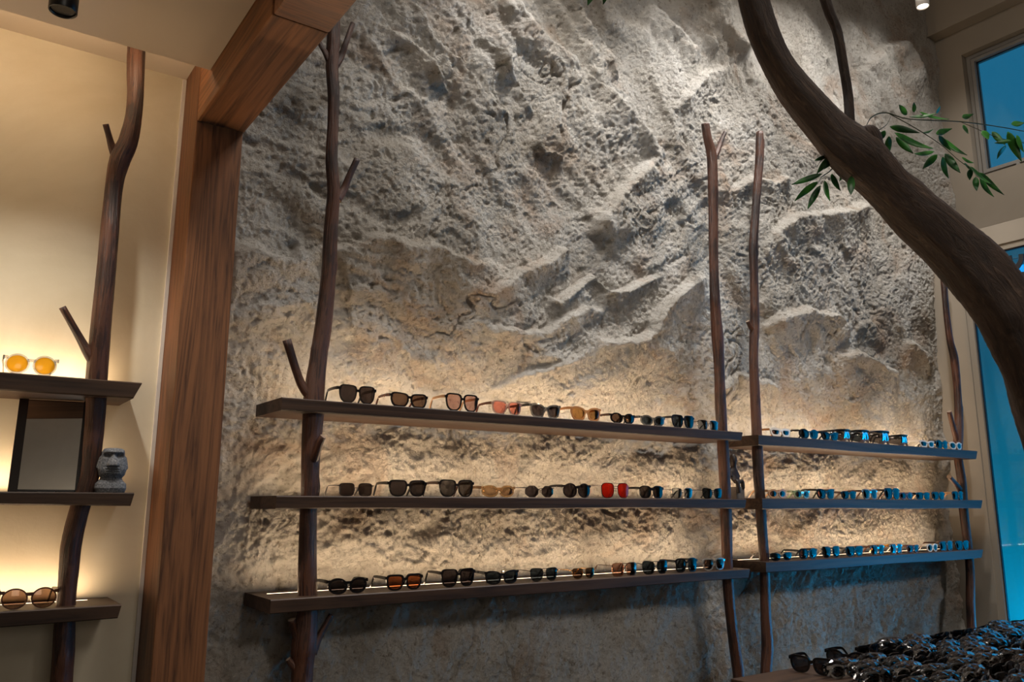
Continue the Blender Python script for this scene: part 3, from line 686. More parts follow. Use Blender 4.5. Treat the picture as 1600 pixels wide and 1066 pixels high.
        for i, p in enumerate(C):
            f_ = i / (len(C) - 1); hh = (.0034 if metal and f_ < .7 else min(.0105, h * .3) - .004 * f_) / 2; ww = (.0016 if metal else .0036) / 2
            hh = .0012 if (metal and f_ < .7) else hh
            for sx, sz in ((-1, -1), (1, -1), (1, 1), (-1, 1)): V2.append((s_ * (p[0] + sx * ww), p[1] + (sz * hh * .8 if f_ > .8 else 0), p[2] + sz * hh * (1 if f_ <= .8 else .5)))
        n = len(C)
        for i in range(n - 1):
            for k in range(4): F2.append((i * 4 + k, i * 4 + (k + 1) % 4, i * 4 + 4 + (k + 1) % 4, i * 4 + 4 + k))
        F2 += [(3, 2, 1, 0), tuple((n - 1) * 4 + k for k in range(4))]
        mesh('temple', V2, F2, tm, root)
    if metal:
        for s_ in (-1, 1):
            bm = bmesh.new(); bmesh.ops.create_uvsphere(bm, u_segments=8, v_segments=6, radius=.0045)
            for q in bm.verts: q.co = Vector((q.co.x * .5 + s_ * gap * .36, q.co.y * .6 + .006, q.co.z * 1.3 + h * .5))
            bm_obj('nose_pad', bm, FR['clear'], root, True)
    return root

K, Dk = 'black', 'dark'
# l, r, top, bottom (photo pixels), style, rim, frame, lens, temple, metal, yaw, look
rows = {
 ('top', 'long'): [
  (528, 589, 603, 631, 'square', .0035, K, Dk, K, 0, 3, 'black square sunglasses with thick frame and dark lenses'),
  (609, 670, 615, 637, 'geo', .004, K, 'brown', 'tort', 0, 3, 'black angular sunglasses with brown lenses and tortoise temples'),
  (695, 750, 618, 645, 'square', .004, K, 'pink', 'tan', 0, 3, 'black square glasses with pale pink lenses'),
  (768, 817, 627, 648, 'square', .004, 'pink', 'rose', 'tort', 0, 2, 'clear pink glasses with coral red lenses'),
  (828, 877, 633, 654, 'cat', .0055, 'grey', 'dark', K, 0, 0, 'clear grey rounded sunglasses with dark lenses'),
  (892, 940, 638, 659, 'cat', .0055, 'caramel', 'caramel', 'caramel', 0, 0, 'opaque caramel cat-eye sunglasses'),
  (954, 993, 646, 662, 'oval', .0045, K, 'brown', 'brown', 0, 0, 'black oval sunglasses with brown lenses'),
  (1001, 1040, 650, 666, 'oval', .0055, 'grey', 'blue', 'grey', 0, 0, 'grey oval sunglasses with blue-shining lenses'),
  (1050, 1086, 651, 671, 'square', .003, 'navy', 'blue', K, 0, 0, 'dark blue square sunglasses'),
  (1090, 1124, 658, 673, 'rect', .0014, 'silver', 'clear', K, 1, 0, 'silver wire glasses half hidden by the branch post')],
 ('top', 'right'): [
  (1204, 1236, 665, 678, 'square', .0075, 'white', 'plum', 'caramel', 0, 0, 'chunky white sunglasses with plum lenses'),
  (1249, 1280, 667, 682, 'oval', .005, K, 'blue', K, 0, 0, 'black round-eyed sunglasses with blue-shining lenses'),
  (1284, 1311, 672, 685, 'cat', .005, K, 'blue', K, 0, 0, 'narrow black cat-eye sunglasses'),
  (1309, 1338, 668, 687, 'shield', .003, K, Dk, K, 0, 0, 'black rounded shield visor sunglasses'),
  (1337, 1368, 670, 690, 'shield', .003, K, 'blue', K, 0, 0, 'square dark shield visor sunglasses'),
  (1367, 1401, 673, 694, 'shield', .003, 'navy', 'grey', K, 0, 0, 'largest shield visor sunglasses with smoky brown lens'),
  (1401, 1427, 679, 696, 'shield', .003, K, 'grey', 'navy', 0, 0, 'small smoky shield visor sunglasses with blue sides'),
  (1438, 1461, 688, 699, 'cat', .006, 'white', Dk, 'white', 0, 0, 'white cat-eye sunglasses with dark lenses'),
  (1463, 1482, 689, 702, 'oval', .005, K, 'blue', K, 0, 0, 'small black sunglasses between two white pairs'),
  (1484, 1504, 691, 703, 'oval', .006, 'white', 'blue', 'tan', 0, 0, 'white round sunglasses with blue lenses')],
 ('mid', 'long'): [
  (528, 585, 754, 774, 'rect', .0012, 'gun', Dk, 'gun', 1, 2, 'black wire sunglasses with squared dark lenses'),
  (606, 668, 752, 777, 'square', .0035, K, 'dark', K, 0, 2, 'black square sunglasses with dark plum lenses'),
  (685, 742, 752, 778, 'square', .003, K, 'grey', 'brown', 0, 2, 'black rounded-square sunglasses with brown-grey lenses'),
  (752, 806, 760, 778, 'oval', .0055, 'amber', 'amber', 'amber', 0, 2, 'transparent amber oval sunglasses'),
  (820, 867, 761, 779, 'hex', .0013, 'gun', Dk, 'gun', 1, 0, 'wire octagonal sunglasses with dark lenses'),
  (880, 924, 758, 780, 'round', .003, K, Dk, K, 0, 0, 'black round-bottomed sunglasses'),
  (939, 985, 758, 781, 'aviator', .0024, K, 'red', 'gun', 1, 0, 'aviator sunglasses with bright red lenses'),
  (999, 1038, 762, 781, 'aviator', .003, K, 'dark', K, 0, 0, 'black keyhole sunglasses with one blue-shining lens'),
  (1050, 1084, 764, 780, 'square', .0013, 'silver', 'clear', 'gun', 1, 0, 'silver wire glasses with pale blue-grey lenses'),
  (1098, 1130, 764, 780, 'geo', .0018, K, 'blue', K, 1, 0, 'black angular wire sunglasses touching the branch post')],
 ('mid', 'right'): [
  (1201, 1230, 765, 779, 'round', .0065, 'tan', 'plum', 'tan', 0, 0, 'round tan sunglasses with thick frame'),
  (1241, 1266, 766, 779, 'round', .006, 'green', 'grey', 'green', 0, 0, 'pale green round sunglasses'),
  (1277, 1305, 765, 780, 'cat', .0045, K, 'rose', K, 0, 0, 'black cat-eye glasses with pink lenses'),
  (1315, 1339, 768, 780, 'aviator', .004, K, Dk, 'brown', 0, 0, 'black heart-like sunglasses with opaque lenses'),
  (1348, 1372, 765, 780, 'square', .0035, 'clear', 'brown', 'brown', 0, 0, 'clear sunglasses with brown-violet lenses'),
  (1383, 1407, 763, 780, 'square', .0035, 'navy', 'blue', K, 0, 0, 'large dark blue square sunglasses'),
  (1406, 1427, 769, 780, 'oval', .005, 'tort', 'brown', 'tort', 0, 0, 'small tortoise brown sunglasses'),
  (1432, 1454, 769, 780, 'aviator', .004, K, Dk, K, 0, 0, 'black rounded sunglasses with wide bridge'),
  (1457, 1477, 768, 780, 'square', .0035, K, 'blue', 'tan', 0, 0, 'black square sunglasses with beige temples'),
  (1489, 1506, 766, 779, 'rect', .003, 'navy', 'blue', 'tan', 0, 0, 'narrow navy sunglasses in front of the slim branch post')],
 ('low', 'long'): [
  (511, 576, 905, 929, 'oval', .0055, K, Dk, K, 0, 2, 'black oval sunglasses with dark lenses next to thick post'),
  (602, 662, 901, 925, 'square', .005, K, 'orange', K, 0, 2, 'black sunglasses with orange-brown lenses'),
  (688, 744, 893, 920, 'square', .0035, K, 'dark', K, 0, 2, 'large black square sunglasses'),
  (757, 812, 894, 914, 'cat', .0035, 'gun', 'blue', 'grey', 0, 2, 'narrow grey-framed dark sunglasses'),
  (828, 873, 889, 909, 'square', .0018, 'gun', 'blue', 'gun', 1, 0, 'gunmetal half-rim sunglasses with bluish lens'),
  (894, 931, 888, 904, 'square', .002, 'gold', 'brown', 'gold', 1, 0, 'gold wire sunglasses with brown lenses'),
  (956, 997, 881, 901, 'rect', .0012, 'rosegold', 'peach', 'brown', 1, 0, 'rimless rose gold glasses with peach lenses'),
  (1004, 1045, 877, 897, 'geo', .0016, 'gun', 'blue', K, 1, 0, 'black flat-topped sunglasses with dark blue lenses'),
  (1055, 1091, 874, 895, 'aviator', .0035, K, 'blue', K, 0, 0, 'black thick sunglasses with rounded blue-black lenses'),
  (1098, 1134, 873, 891, 'square', .004, 'clear', 'brown', 'clear', 0, 0, 'clear-framed sunglasses with brown lenses beside branch post')],
 ('low', 'right'): [
  (1204, 1239, 867, 879, 'cat', .0016, 'gun', 'blue', 'gun', 1, 0, 'teal-black wire sunglasses beside thin branch post'),
  (1249, 1278, 863, 879, 'hex', .0035, K, 'plum', K, 0, 0, 'black geometric glasses with mauve lenses'),
  (1285, 1314, 857, 874, 'square', .0014, 'gun', 'blue', 'silver', 1, 0, 'wire sunglasses with grey-blue mirrored lenses'),
  (1322, 1350, 857, 872, 'square', .004, K, 'blue', K, 0, 0, 'black square sunglasses with teal lenses'),
  (1361, 1383, 854, 869, 'square', .004, 'grey', 'brown', 'tort', 0, 0, 'smoky clear sunglasses with grey-brown lenses'),
  (1391, 1411, 850, 865, 'rect', .003, 'clear', 'violet', 'gold', 0, 0, 'clear sunglasses with violet mirrored lens'),
  (1418, 1437, 851, 863, 'square', .004, 'tort', 'brown', 'tort', 0, 0, 'tortoise brown square sunglasses'),
  (1449, 1466, 849, 861, 'round', .005, 'white', Dk, 'white', 0, 0, 'white round sunglasses with black lenses'),
  (1469, 1490, 844, 859, 'rect', .004, 'brown', 'plum', 'brown', 0, 0, 'dark tortoise rectangular sunglasses'),
  (1494, 1515, 843, 857, 'square', .004, K, 'grey', K, 0, 0, 'black square sunglasses against the slim branch post')]}
ORD = ['leftmost', 'second from left', 'third from left', 'fourth from left', 'fifth from left', 'sixth from left', 'seventh from left', 'third from right', 'second from right', 'rightmost']
for (lvl, sd), lst in rows.items():
    Z = (zt if sd == 'long' else zr)[lvl]
    for i, (l, r, yt, yb, st, rim, fr_, ln, te, mtl, yaw, look) in enumerate(lst):
        Yf = 2.522
        x0, x1 = x_at(l, Yf, Z + .02), x_at(r, Yf, Z + .02); xc = (x0 + x1) / 2
        D = proj((xc, Yf, Z))[2]; h_ = (yb - yt) * D / F_PX * 1.02; W = min(x1 - x0, .19)
        g = glasses(W, h_, st, rim * (W / .145) ** .5, FR[fr_], LENS[ln], FR[te], bool(mtl), TL=.118)
        g.location = (xc, Yf, Z + .0006); g.rotation_euler = (0, 0, math.radians(yaw))
        look2 = look
        words = f"{look}, {ORD[i]} on {nice[lvl]} {'long' if sd == 'long' else 'right'} shelf"
        if len(words.split()) > 16: words = f"{look}, {ORD[i].replace(' from ', ' from ')} {nice[lvl]} {'long' if sd == 'long' else 'right'} shelf"
        tag(g, words, 'sunglasses', f"sunglasses on the {nice[lvl]} {'long' if sd == 'long' else 'right'} shelf")
for (l, r, yt, yb, lvl, st, rim, fr_, ln, te, look) in [
        (4, 91, 552, 584, 'top', 'round', .0045, 'clear', 'yellow', 'clear', 'clear round glasses with bright yellow lenses on the upper alcove shelf'),
        (-2, 91, 921, 953, 'low', 'round', .0028, 'brown', 'brown', 'brown', 'dark brown round sunglasses on the lower alcove shelf')]:
    Z = AZ[lvl]; Yf = 2.522; x0, x1 = x_at(l, Yf, Z + .02), x_at(r, Yf, Z + .02); xc = (x0 + x1) / 2; D = proj((xc, Yf, Z))[2]
    g = glasses(x1 - x0, (yb - yt) * D / F_PX, st, rim, FR[fr_], LENS[ln], FR[te], False, TL=.118); g.location = (xc, Yf, Z + .0006)
    tag(g, look, 'sunglasses')

# ------------------------------------------------------------------ mirror on the alcove shelf
Ym = 2.625
a_ = x_at(12, Ym, AZ['mid'] + .01); b_ = x_at(131, Ym, AZ['mid'] + .01); hm = 0.262
mr = empty('table_mirror', ((a_ + b_) / 2, Ym, AZ['mid']), math.radians(-9)); tag(mr, 'upright rectangular mirror with dark side strips on the middle alcove shelf', 'mirror')
wm = b_ - a_; fr_w = wm * .125
lean = math.radians(-7.5)
def leaned(o): o.rotation_euler = (lean, 0, 0); return o
leaned(box('back_board', (-wm / 2, wm / 2, .006, .014, .002, hm), M['mframe'], mr, .001))
for s_ in (-1, 1): leaned(box('side_strip', (min(s_ * wm / 2, s_ * (wm / 2 - fr_w)), max(s_ * wm / 2, s_ * (wm / 2 - fr_w)), -.004, .006, .002, hm), M['mframe'], mr, .001))
leaned(box('mirror_glass', (-wm / 2 + fr_w, wm / 2 - fr_w, -.001, .005, .008, hm - .004), M['mirror'], mr))
box('foot', (-.02, .02, -.012, .05, 0, .003), M['black'], mr)

# ------------------------------------------------------------------ small stone head figurine
def sculpt(name, fn, mat, parent=None, nth=96, nz=110):
    V = []; Fc = []
    for j in range(nz + 1):
        for i in range(nth): V.append(fn(2 * math.pi * i / nth, j / nz))
    for j in range(nz):
        for i in range(nth):
            a = j * nth + i; b2 = j * nth + (i + 1) % nth; Fc.append((a, b2, b2 + nth, a + nth))
    Fc.append(tuple(range(nth))[::-1]); Fc.append(tuple(nz * nth + i for i in range(nth)))
    return mesh(name, V, Fc, mat, parent, True)
sm = lambda e0, e1, x: (lambda t: t * t * (3 - 2 * t))(max(0, min(1, (x - e0) / (e1 - e0))))
gs = lambda x, c, w_: math.exp(-((x - c) / w_) ** 2)
def moai_fn(th, v):                         # unit height 1, faces -Y
    z = v
    # half widths (x) and depths (y) along the height
    zs_ = [0, .10, .20, .27, .33, .40, .52, .66, .80, .90, .95, .985, 1.0]
    wx_ = [.30, .33, .32, .25, .22, .275, .300, .275, .245, .235, .225, .19, .10]
    wy_ = [.24, .27, .25, .20, .19, .235, .25, .24, .225, .215, .20, .16, .08]
    ax = np.interp(z, zs_, wx_); ay = np.interp(z, zs_, wy_)
    c, s_ = math.cos(th), math.sin(th); e = .62
    x = math.copysign(abs(c) ** e, c) * ax; y = math.copysign(abs(s_) ** e, s_) * ay
    y += -.03 * sm(.3, .5, z)
    front = sm(.2, .9, -s_)
    if front > 0 and z > .3:
        nx = x / ax
        brow = gs(z, .905, .035) * .055 * (1 - .3 * abs(nx)); y -= brow * front
        eye = gs(z, .825, .045) * .075 * sm(.95, .7, abs(nx)) * (sm(.10, .3, abs(nx))); y += eye * front
        nw = .13 + .20 * sm(.82, .62, z)
        nose = sm(nw + .16, nw - .02, abs(nx)) * sm(.575, .60, z) * sm(.90, .80, z) * (.03 + .085 * sm(.88, .62, z)); y -= nose * front
        y -= .030 * front * (gs(z, .535, .016) + gs(z, .487, .016)) * sm(.6, .35, abs(nx)); y += .018 * front * gs(z, .511, .009) * sm(.55, .3, abs(nx))
        y -= .03 * front * gs(z, .43, .04) * sm(.8, .3, abs(nx))
    ear = sm(.90, .99, abs(c)) * sm(.50, .56, z) * sm(.84, .78, z)
    x += math.copysign(.035, x) * ear
    return (x, y, z)
Zm = AZ['mid']; Yq = 2.545
xm = x_at(173, Yq, Zm + .03); Dm = proj((xm, Yq, Zm))[2]; hmo = 69 * Dm / F_PX
mo = sculpt('stone_head_figurine', lambda th, v: tuple(q * hmo for q in moai_fn(th, v)), M['moai'])
mo.location = (xm, Yq, Zm); mo.rotation_euler = (0, 0, math.radians(-6))
tag(mo, 'small grey stone head figurine beside the mirror on the middle alcove shelf', 'figurine')

# carved seated figure between the two middle posts
Yc = 2.60
zc0 = zt['mid']; xc = x_at(1148, Yc, zc0 + .05); Dc = proj((xc, Yc, zc0))[2]; u = Dc / F_PX
cf = empty('carved_figure', (xc, Yc, zc0)); tag(cf, 'dark carved seated wooden figure on a grey block behind the second branch post', 'figurine')
box('stone_block', (-6 * u, 13 * u, -.025, .03, 0, 19 * u), M['block'], cf, .004)
def skin(name, nodes, edges, mat, parent, sub=2):
    me = bpy.data.meshes.new(name); me.from_pydata([n_[:3] for n_ in nodes], edges, []); o = link(name, me, mat, parent)
    sk = o.modifiers.new('skin', 'SKIN'); me.skin_vertices or me.attributes
    bm = bmesh.new(); bm.from_mesh(me); lay = bm.verts.layers.skin.verify(); bm.verts.ensure_lookup_table()
    for i, n_ in enumerate(nodes):
        bm.verts[i][lay].radius = (n_[3], n_[3] if len(n_) < 5 else n_[4]); bm.verts[i][lay].use_root = (i == 0)
    bm.to_mesh(me); bm.free()
    sb = o.modifiers.new('sub', 'SUBSURF'); sb.levels = sub; sb.render_levels = sub; sk.use_smooth_shade = True
    return o
nd = [(0, .005, 24 * u, 7 * u), (0, .004, 34 * u, 7.5 * u), (0, .004, 43 * u, 6 * u), (0, .002, 50 * u, 3 * u), (0, 0, 57 * u, 6.5 * u), (0, 0, 65 * u, 6 * u), (0, 0, 71 * u, 3 * u),
      (5 * u, -.018, 27 * u, 4 * u), (10 * u, -.022, 29 * u, 3.6 * u), (10 * u, -.024, 14 * u, 3 * u), (-5 * u, -.018, 27 * u, 4 * u), (-6 * u, -.034, 28 * u, 3.6 * u), (-5 * u, -.036, 8 * u, 3 * u),
      (7 * u, .002, 42 * u, 3 * u), (9 * u, -.008, 33 * u, 2.6 * u), (-7 * u, .002, 42 * u, 3 * u), (-9 * u, -.008, 33 * u, 2.6 * u)]
skin('body', nd, [(0, 1), (1, 2), (2, 3), (3, 4), (4, 5), (5, 6), (0, 7), (7, 8), (8, 9), (0, 10), (10, 11), (11, 12), (2, 13), (13, 14), (2, 15), (15, 16)], M['carved'], cf)

# ------------------------------------------------------------------ lamps
def downlight(name, c, dia, ln, mat, label, face, ztop, power, col, spot):
    o = empty(name, c); tag(o, label, 'ceiling lamp')
    n = 40; V = []; Fc = []
    prof = [(dia / 2 - .004, .006), (dia / 2 - .002, 0), (dia / 2, .002), (dia / 2, ln), (dia / 2 - .004, ln + .002)]
    for r_, z in prof:
        for i in range(n): V.append((r_ * math.cos(6.28318 * i / n), r_ * math.sin(6.28318 * i / n), z))
    for j in range(len(prof) - 1):
        for i in range(n):
            a = j * n + i; b2 = j * n + (i + 1) % n; Fc.append((a, b2, b2 + n, a + n))
    Fc.append(tuple((len(prof) - 1) * n + i for i in range(n)))
    mesh('housing', V, Fc, mat, o, True)
    bm = bmesh.new(); bmesh.ops.create_circle(bm, cap_ends=True, segments=32, radius=dia / 2 - .006)
    for q in bm.verts: q.co.z = .007
    bm_obj('lens_disc', bm, face, o)
    bm = bmesh.new(); r = bmesh.ops.create_cone(bm, cap_ends=True, segments=12, radius1=.006, radius2=.006, depth=max(.01, ztop - c[2] - ln))
    for q in bm.verts: q.co.z += ln + (ztop - c[2] - ln) / 2
    bm_obj('stem', bm, mat, o)
    if power: 
        l_ = light('lamp_beam', 'SPOT', (0, 0, -.012), power, col, None, spot_size=math.radians(spot), spot_blend=.6, shadow_soft_size=.025); l_.parent = o
    return o
r = ray(98, 19); zl = 1.19; pl = np.array([r[0] * zl / r[2], r[1] * zl / r[2], H + zl])
pl_d = proj(pl)[2]
downlight('ceiling_lamp', tuple(pl), 41 * pl_d / F_PX, .092, M['black'], 'black cylinder downlight under the low ceiling at top left', plain('lamp_glass', (34, 33, 33), .2), ZS, 24, (1.0, .94, .84), 128)
pw = LAMP; downlight('ceiling_lamp', tuple(pw), 19 * proj(pw)[2] / F_PX, .12, M['white'], 'white cylinder spotlight lit above the rock wall at top right', M['lampface'], 5.30, 0, NEUT, 60)
# cove light in the slot between low ceiling and alcove wall
for (x0, x1) in ((-2.3, -.2), (-.05, .50)):
    pass
o = box('cove_light', (-2.4, .50, 2.425, 2.437, H + 1.325, H + 1.335), emis('cove_led', (255, 224, 186), 22.0)); tag(o, 'warm light strip hidden in the ceiling slot above the alcove', 'light strip')

# ------------------------------------------------------------------ counter with packed rows of glasses
ZT = H - .5
TX0, TY1 = 1.99, 1.735
ct = empty('display_counter', (TX0 + 1.7, TY1 - .6, 0)); tag(ct, 'dark wooden display counter in the lower right corner', 'counter')
def rel(dims): x0, x1, y0, y1, z0, z1 = dims; L_ = ct.location; return (x0 - L_.x, x1 - L_.x, y0 - L_.y, y1 - L_.y, z0, z1)
box('counter_top', rel((TX0, TX0 + 3.1, TY1 - 1.25, TY1, ZT - .05, ZT)), M['shelf'], ct, .004)
box('body', rel((TX0 + .08, TX0 + 3.0, TY1 - 1.2, TY1 - .06, 0, ZT - .05)), M['shelf'], ct, .004)
def sleeve(W, h, dp, seed):
    rs = np.random.RandomState(seed); bm = bmesh.new(); n, m_ = 13, 13; V = []; Fc = []
    for j in range(m_ + 1):
        for i in range(n * 2):
            th = 2 * math.pi * i / (n * 2); f_ = math.sin(math.pi * (.08 + .84 * j / m_)) ** .5
            x = -W / 2 + W * j / m_; y = dp / 2 * math.cos(th) * f_; z = h / 2 + h / 2 * math.sin(th) * f_
            V.append((x + rs.uniform(-.002, .002), y + dp * .30 + rs.uniform(-.0018, .0018), max(.0005, z + rs.uniform(-.0016, .0016) + .002 * math.sin(x * 160 + y * 90))))
    k = n * 2
    for j in range(m_):
        for i in range(k):
            a = j * k + i; b2 = j * k + (i + 1) % k; Fc.append((a, b2, b2 + k, a + k))
    return V, Fc
protos = []
for (st, fm_, ln, te, h_, slv) in [('square', K, 'grey', K, .044, 0), ('oval', 'clear', 'clear', 'clear', .040, 1), ('square', 'grey', 'grey', 'grey', .045, 1), ('round', K, 'dark', K, .044, 0)]:
    g = glasses(.142, h_, st, .004, FR[fm_], LENS[ln], FR[te], False, folded=True)
    if slv: V_, F_ = sleeve(.148, .052, .050, 3 + slv + len(protos)); mesh('film_sleeve', V_, F_, M['film'], g)
    protos.append(g)
def copy_tree(o):
    c = o.copy(); COL.objects.link(c)
    for ch in o.children:
        d_ = ch.copy(); COL.objects.link(d_); d_.parent = c
    return c
used = set()
LOOK = {0: 'black square glasses', 3: 'black round glasses', 1: 'clear glasses in crinkled film', 2: 'smoky glasses in crinkled film', 4: 'open black glasses with raised temples'}
ROWN = ['first', 'second', 'third', 'fourth', 'fifth', 'sixth', 'seventh', 'eighth', 'ninth', 'tenth', 'eleventh', 'twelfth', 'thirteenth']
rg = random.Random(5)
for rr in range(12):
    y = TY1 - .050 - rr * .068
    for cc in range(19):
        x = TX0 + .33 + cc * .152 + (rr % 2) * .05 - rr * .02
        if rr < 2 and x < TX0 + .62: continue
        if x > TX0 + 3.0 or x < TX0 + .1 or (abs(x - 3.6) < .2 and abs(y - 1.3) < .2): continue
        px, py, _ = proj((x, y, ZT + .04))
        if px > 1625 or py > 1085 or px < 1150: continue
        k = 0 if (rr == 0 and cc in (2, 6)) else 3 if (rr < 2 and cc in (2, 5)) else rg.choice([1, 2, 2, 1, 0, 3, 2])
        g = protos[k]
        if k in used: g = copy_tree(g)
        used.add(k)
        g.location = (x + rg.uniform(-.003, .003), y + rg.uniform(-.003, .003), ZT + .0008)
        g.rotation_euler = (0, 0, math.radians(rg.uniform(-6, 6)))
        tag(g, f"{LOOK[k]} in the {ROWN[rr]} row from the wall on the dark counter", 'sunglasses', f"{LOOK[k]}, {ROWN[rr]} counter row")
for (x, y, rz, h_, st, lbl) in [(TX0 + .25, TY1 - .10, -78, .050, 'square', 'open black sunglasses standing at the far left end of the packed counter rows'),
                               (TX0 + .44, TY1 - .09, -84, .048, 'oval', 'open black oval sunglasses, second from the left end, by the counter edge')]:
    g = glasses(.146, h_, st, .0045, FR[K], LENS['dark'], FR[K], False, TL=.135)
    g.location = (x, y, ZT + .0008); g.rotation_euler = (0, 0, math.radians(rz)); tag(g, lbl, 'sunglasses')
for k in range(4):
    if k not in used:
        for ch in list(protos[k].children): bpy.data.objects.remove(ch)
        bpy.data.objects.remove(protos[k])

# ------------------------------------------------------------------ tree leaning across the right side
TD = 2.75
tr = empty('tree', (3.6, 1.3, ZT)); tag(tr, 'big dark leaning tree trunk crossing the upper right, with green leafy twigs', 'tree')
off = np.array([3.6, 1.3, ZT])
def tp(px, py, wpx=10, dd=0.0):
    q = onD(px, py, TD + dd); return (*(q - off), wpx * (TD + dd) / F_PX / 2)
T = [(1130, -150, 40), (1160, -60, 43), (1177, 0, 45), (1192, 48, 46), (1214, 97, 49), (1238, 135, 54), (1268, 172, 60), (1300, 208, 68), (1335, 240, 78), (1368, 272, 72), (1400, 306, 68), (1438, 340, 76), (1480, 378, 84), (1528, 428, 90), (1570, 485, 92), (1602, 545, 92), (1630, 620, 94), (1655, 700, 96), (1670, 800, 98), (1682, 900, 100), (1690, 960, 106), (1696, 1020, 120)]
P = [tp(*q) for q in T]; P[-1] = (P[-2][0], P[-2][1], 0.0, P[-1][3])
tube('trunk', P[::-1], [M['tree'], M['cut']], tr, 40, 12, .075, [(1.72, 2.5, .16, .05), (1.45, 4.2, .14, .06), (1.2, 1.0, .12, .05), (2.0, 0.3, .12, .05)], 31, 1.2)
tube('side_branch', [tp(1332, 215, 20), tp(1328, 190, 15, -.01), tp(1325, 150, 14), tp(1317, 100, 14), tp(1308, 50, 14), tp(1296, 20, 15), tp(1287, -10, 16), tp(1270, -80, 16)], [M['tree'], M['cut']], tr, 18, 8, .08, (), 33)
tube('branch_knob', [tp(1352, 245, 46, .0), tp(1354, 225, 44, -.02), tp(1352, 206, 34, -.03), tp(1350, 198, 16, -.03)], [M['tree'], M['tree']], tr, 20, 8, .09, (), 35)
def twig(paths, leaves, nm):
    V = []; Fc = []; root = None
    for pth in paths:
        C4 = catmull([tp(px, py, w_, d_) for px, py, w_, d_ in pth], 5); base = len(V)
        for i, c in enumerate(C4):
            for k in range(5):
                th = 6.283 * k / 5; V.append((c[0] + c[3] * math.cos(th) * .8, c[1] + c[3] * math.cos(th) * .5, c[2] + c[3] * math.sin(th)))
        for i in range(len(C4) - 1):
            for k in range(5): a = base + i * 5 + k; b2 = base + i * 5 + (k + 1) % 5; Fc.append((a, b2, b2 + 5, a + 5))
    st = mesh('leafy_twig', V, Fc, M['twig'], tr, True)
    V = []; Fc = []; rl = random.Random(len(leaves))
    for (x0, y0, x1, y1, w_) in leaves:
        d0 = rl.uniform(-.04, .04); A = np.array(tp(x0, y0, 1, d0)[:3]); B = np.array(tp(x1, y1, 1, d0 + rl.uniform(-.05, .05))[:3])
        ax = B - A; L_ = np.linalg.norm(ax); ax /= L_; side = np.cross(ax, RM[:, 2]); side /= np.linalg.norm(side)
        tl = rl.uniform(-.5, .5); nrm = np.cross(side, ax); side = side * math.cos(tl) + nrm * math.sin(tl); nrm = np.cross(side, ax)
        hw = w_ * TD / F_PX / 2; base = len(V); n = 10
        for i in range(n + 1):
            t = i / n; wv = hw * (math.sin(math.pi * min(1, t ** .75)) ** .9 if 0 < t < 1 else .04); c = A + ax * L_ * t + nrm * (-.12 * L_ * math.sin(math.pi * t * .9))
            V += [c - side * wv + nrm * wv * .35, c, c + side * wv + nrm * wv * .35]
        for i in range(n):
            a = base + i * 3; Fc += [(a, a + 1, a + 4, a + 3), (a + 1, a + 2, a + 5, a + 4)]
    o = mesh('leaves', V, Fc, M['leaf'], st, True); sd = o.modifiers.new('thick', 'SOLIDIFY'); sd.thickness = .0008
    return st
def L5(*a): return [(1140 + q[0] / 3.135, q[1] / 3.135, 1140 + q[2] / 3.135, q[3] / 3.135, q[4]) for q in a]
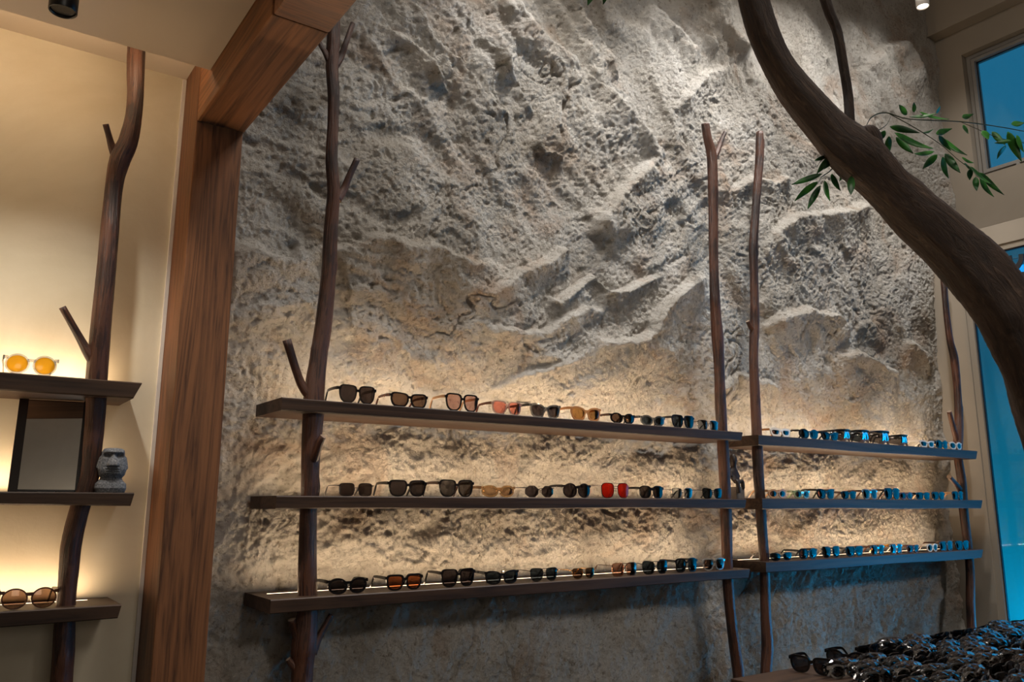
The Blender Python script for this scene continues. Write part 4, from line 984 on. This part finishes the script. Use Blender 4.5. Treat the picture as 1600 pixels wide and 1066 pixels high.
twig([[(1352, 200, 3, 0), (1362, 183, 2.5, 0), (1384, 176, 2.2, 0), (1420, 186, 2, 0), (1500, 190, 2, 0), (1560, 198, 1.8, .05), (1604, 206, 1.6, .08)],
      [(1390, 178, 2, 0), (1430, 200, 2, 0), (1470, 226, 1.8, 0), (1500, 252, 1.6, 0), (1530, 272, 1.4, 0), (1556, 292, 1.2, 0)], [(1364, 208, 1.8, 0), (1384, 196, 1.6, 0), (1392, 182, 1.5, 0)],
      [(1500, 190, 1.2, 0), (1560, 215, 1.4, .02), (1604, 224, 1.4, .05)]],
     L5((762, 640, 728, 696, 11), (780, 668, 780, 768, 11), (815, 672, 902, 752, 11), (785, 620, 935, 652, 10), (808, 650, 1003, 724, 12), (1002, 742, 908, 748, 8), (1018, 758, 948, 828, 12), (1042, 768, 1078, 876, 11), (1055, 752, 1132, 846, 12),
        (1178, 828, 1178, 882, 10), (1205, 866, 1212, 934, 10), (1225, 868, 1300, 965, 9), (1225, 845, 1350, 957, 9), (1180, 815, 1290, 900, 8), (1040, 678, 1168, 758, 10), (1025, 665, 1088, 742, 8), (1012, 655, 1096, 628, 10), (870, 560, 833, 513, 12), (905, 550, 905, 502, 10), (1018, 555, 1034, 522, 7),
        (880, 572, 1015, 552, 6), (930, 548, 1080, 580, 6), (1140, 575, 1200, 556, 9), (1148, 612, 1172, 652, 10), (1240, 640, 1270, 682, 14), (1285, 645, 1352, 708, 10), (1352, 712, 1312, 782, 8), (1362, 645, 1432, 792, 13), (1405, 662, 1446, 745, 13), (1380, 608, 1446, 600, 10),
        (1138, 772, 1200, 796, 7), (1150, 800, 1215, 832, 8), (950, 650, 1000, 630, 4), (1380, 690, 1300, 700, 6)), 'a')
twig([[(1312, 250, 2.4, .02), (1296, 268, 2, .02), (1284, 276, 1.6, 0), (1278, 286, 1.3, 0), (1268, 296, 1.0, 0)], [(1312, 236, 2, .02), (1300, 244, 1.5, 0), (1284, 250, 1.2, 0), (1276, 262, 1, 0)]],
     L5((452, 852, 306, 904, 9), (432, 890, 320, 988, 11), (446, 908, 386, 1022, 10), (466, 884, 496, 984, 11), (500, 852, 546, 932, 12), (496, 762, 428, 850, 9), (515, 772, 466, 828, 8), (482, 765, 422, 786, 6), (578, 830, 538, 892, 9), (597, 862, 595, 950, 11)), 'b')
twig([[(1150, -90, 4, 0), (1060, -100, 3, .05), (980, -60, 2.5, .1), (938, -28, 2, .12)], [(980, -60, 2, .1), (955, -30, 1.6, .1), (948, -12, 1.4, .1)]],
     [(930, -24, 918, 8, 12), (948, -16, 942, 7, 9), (1000, -70, 975, -20, 12)], 'c')
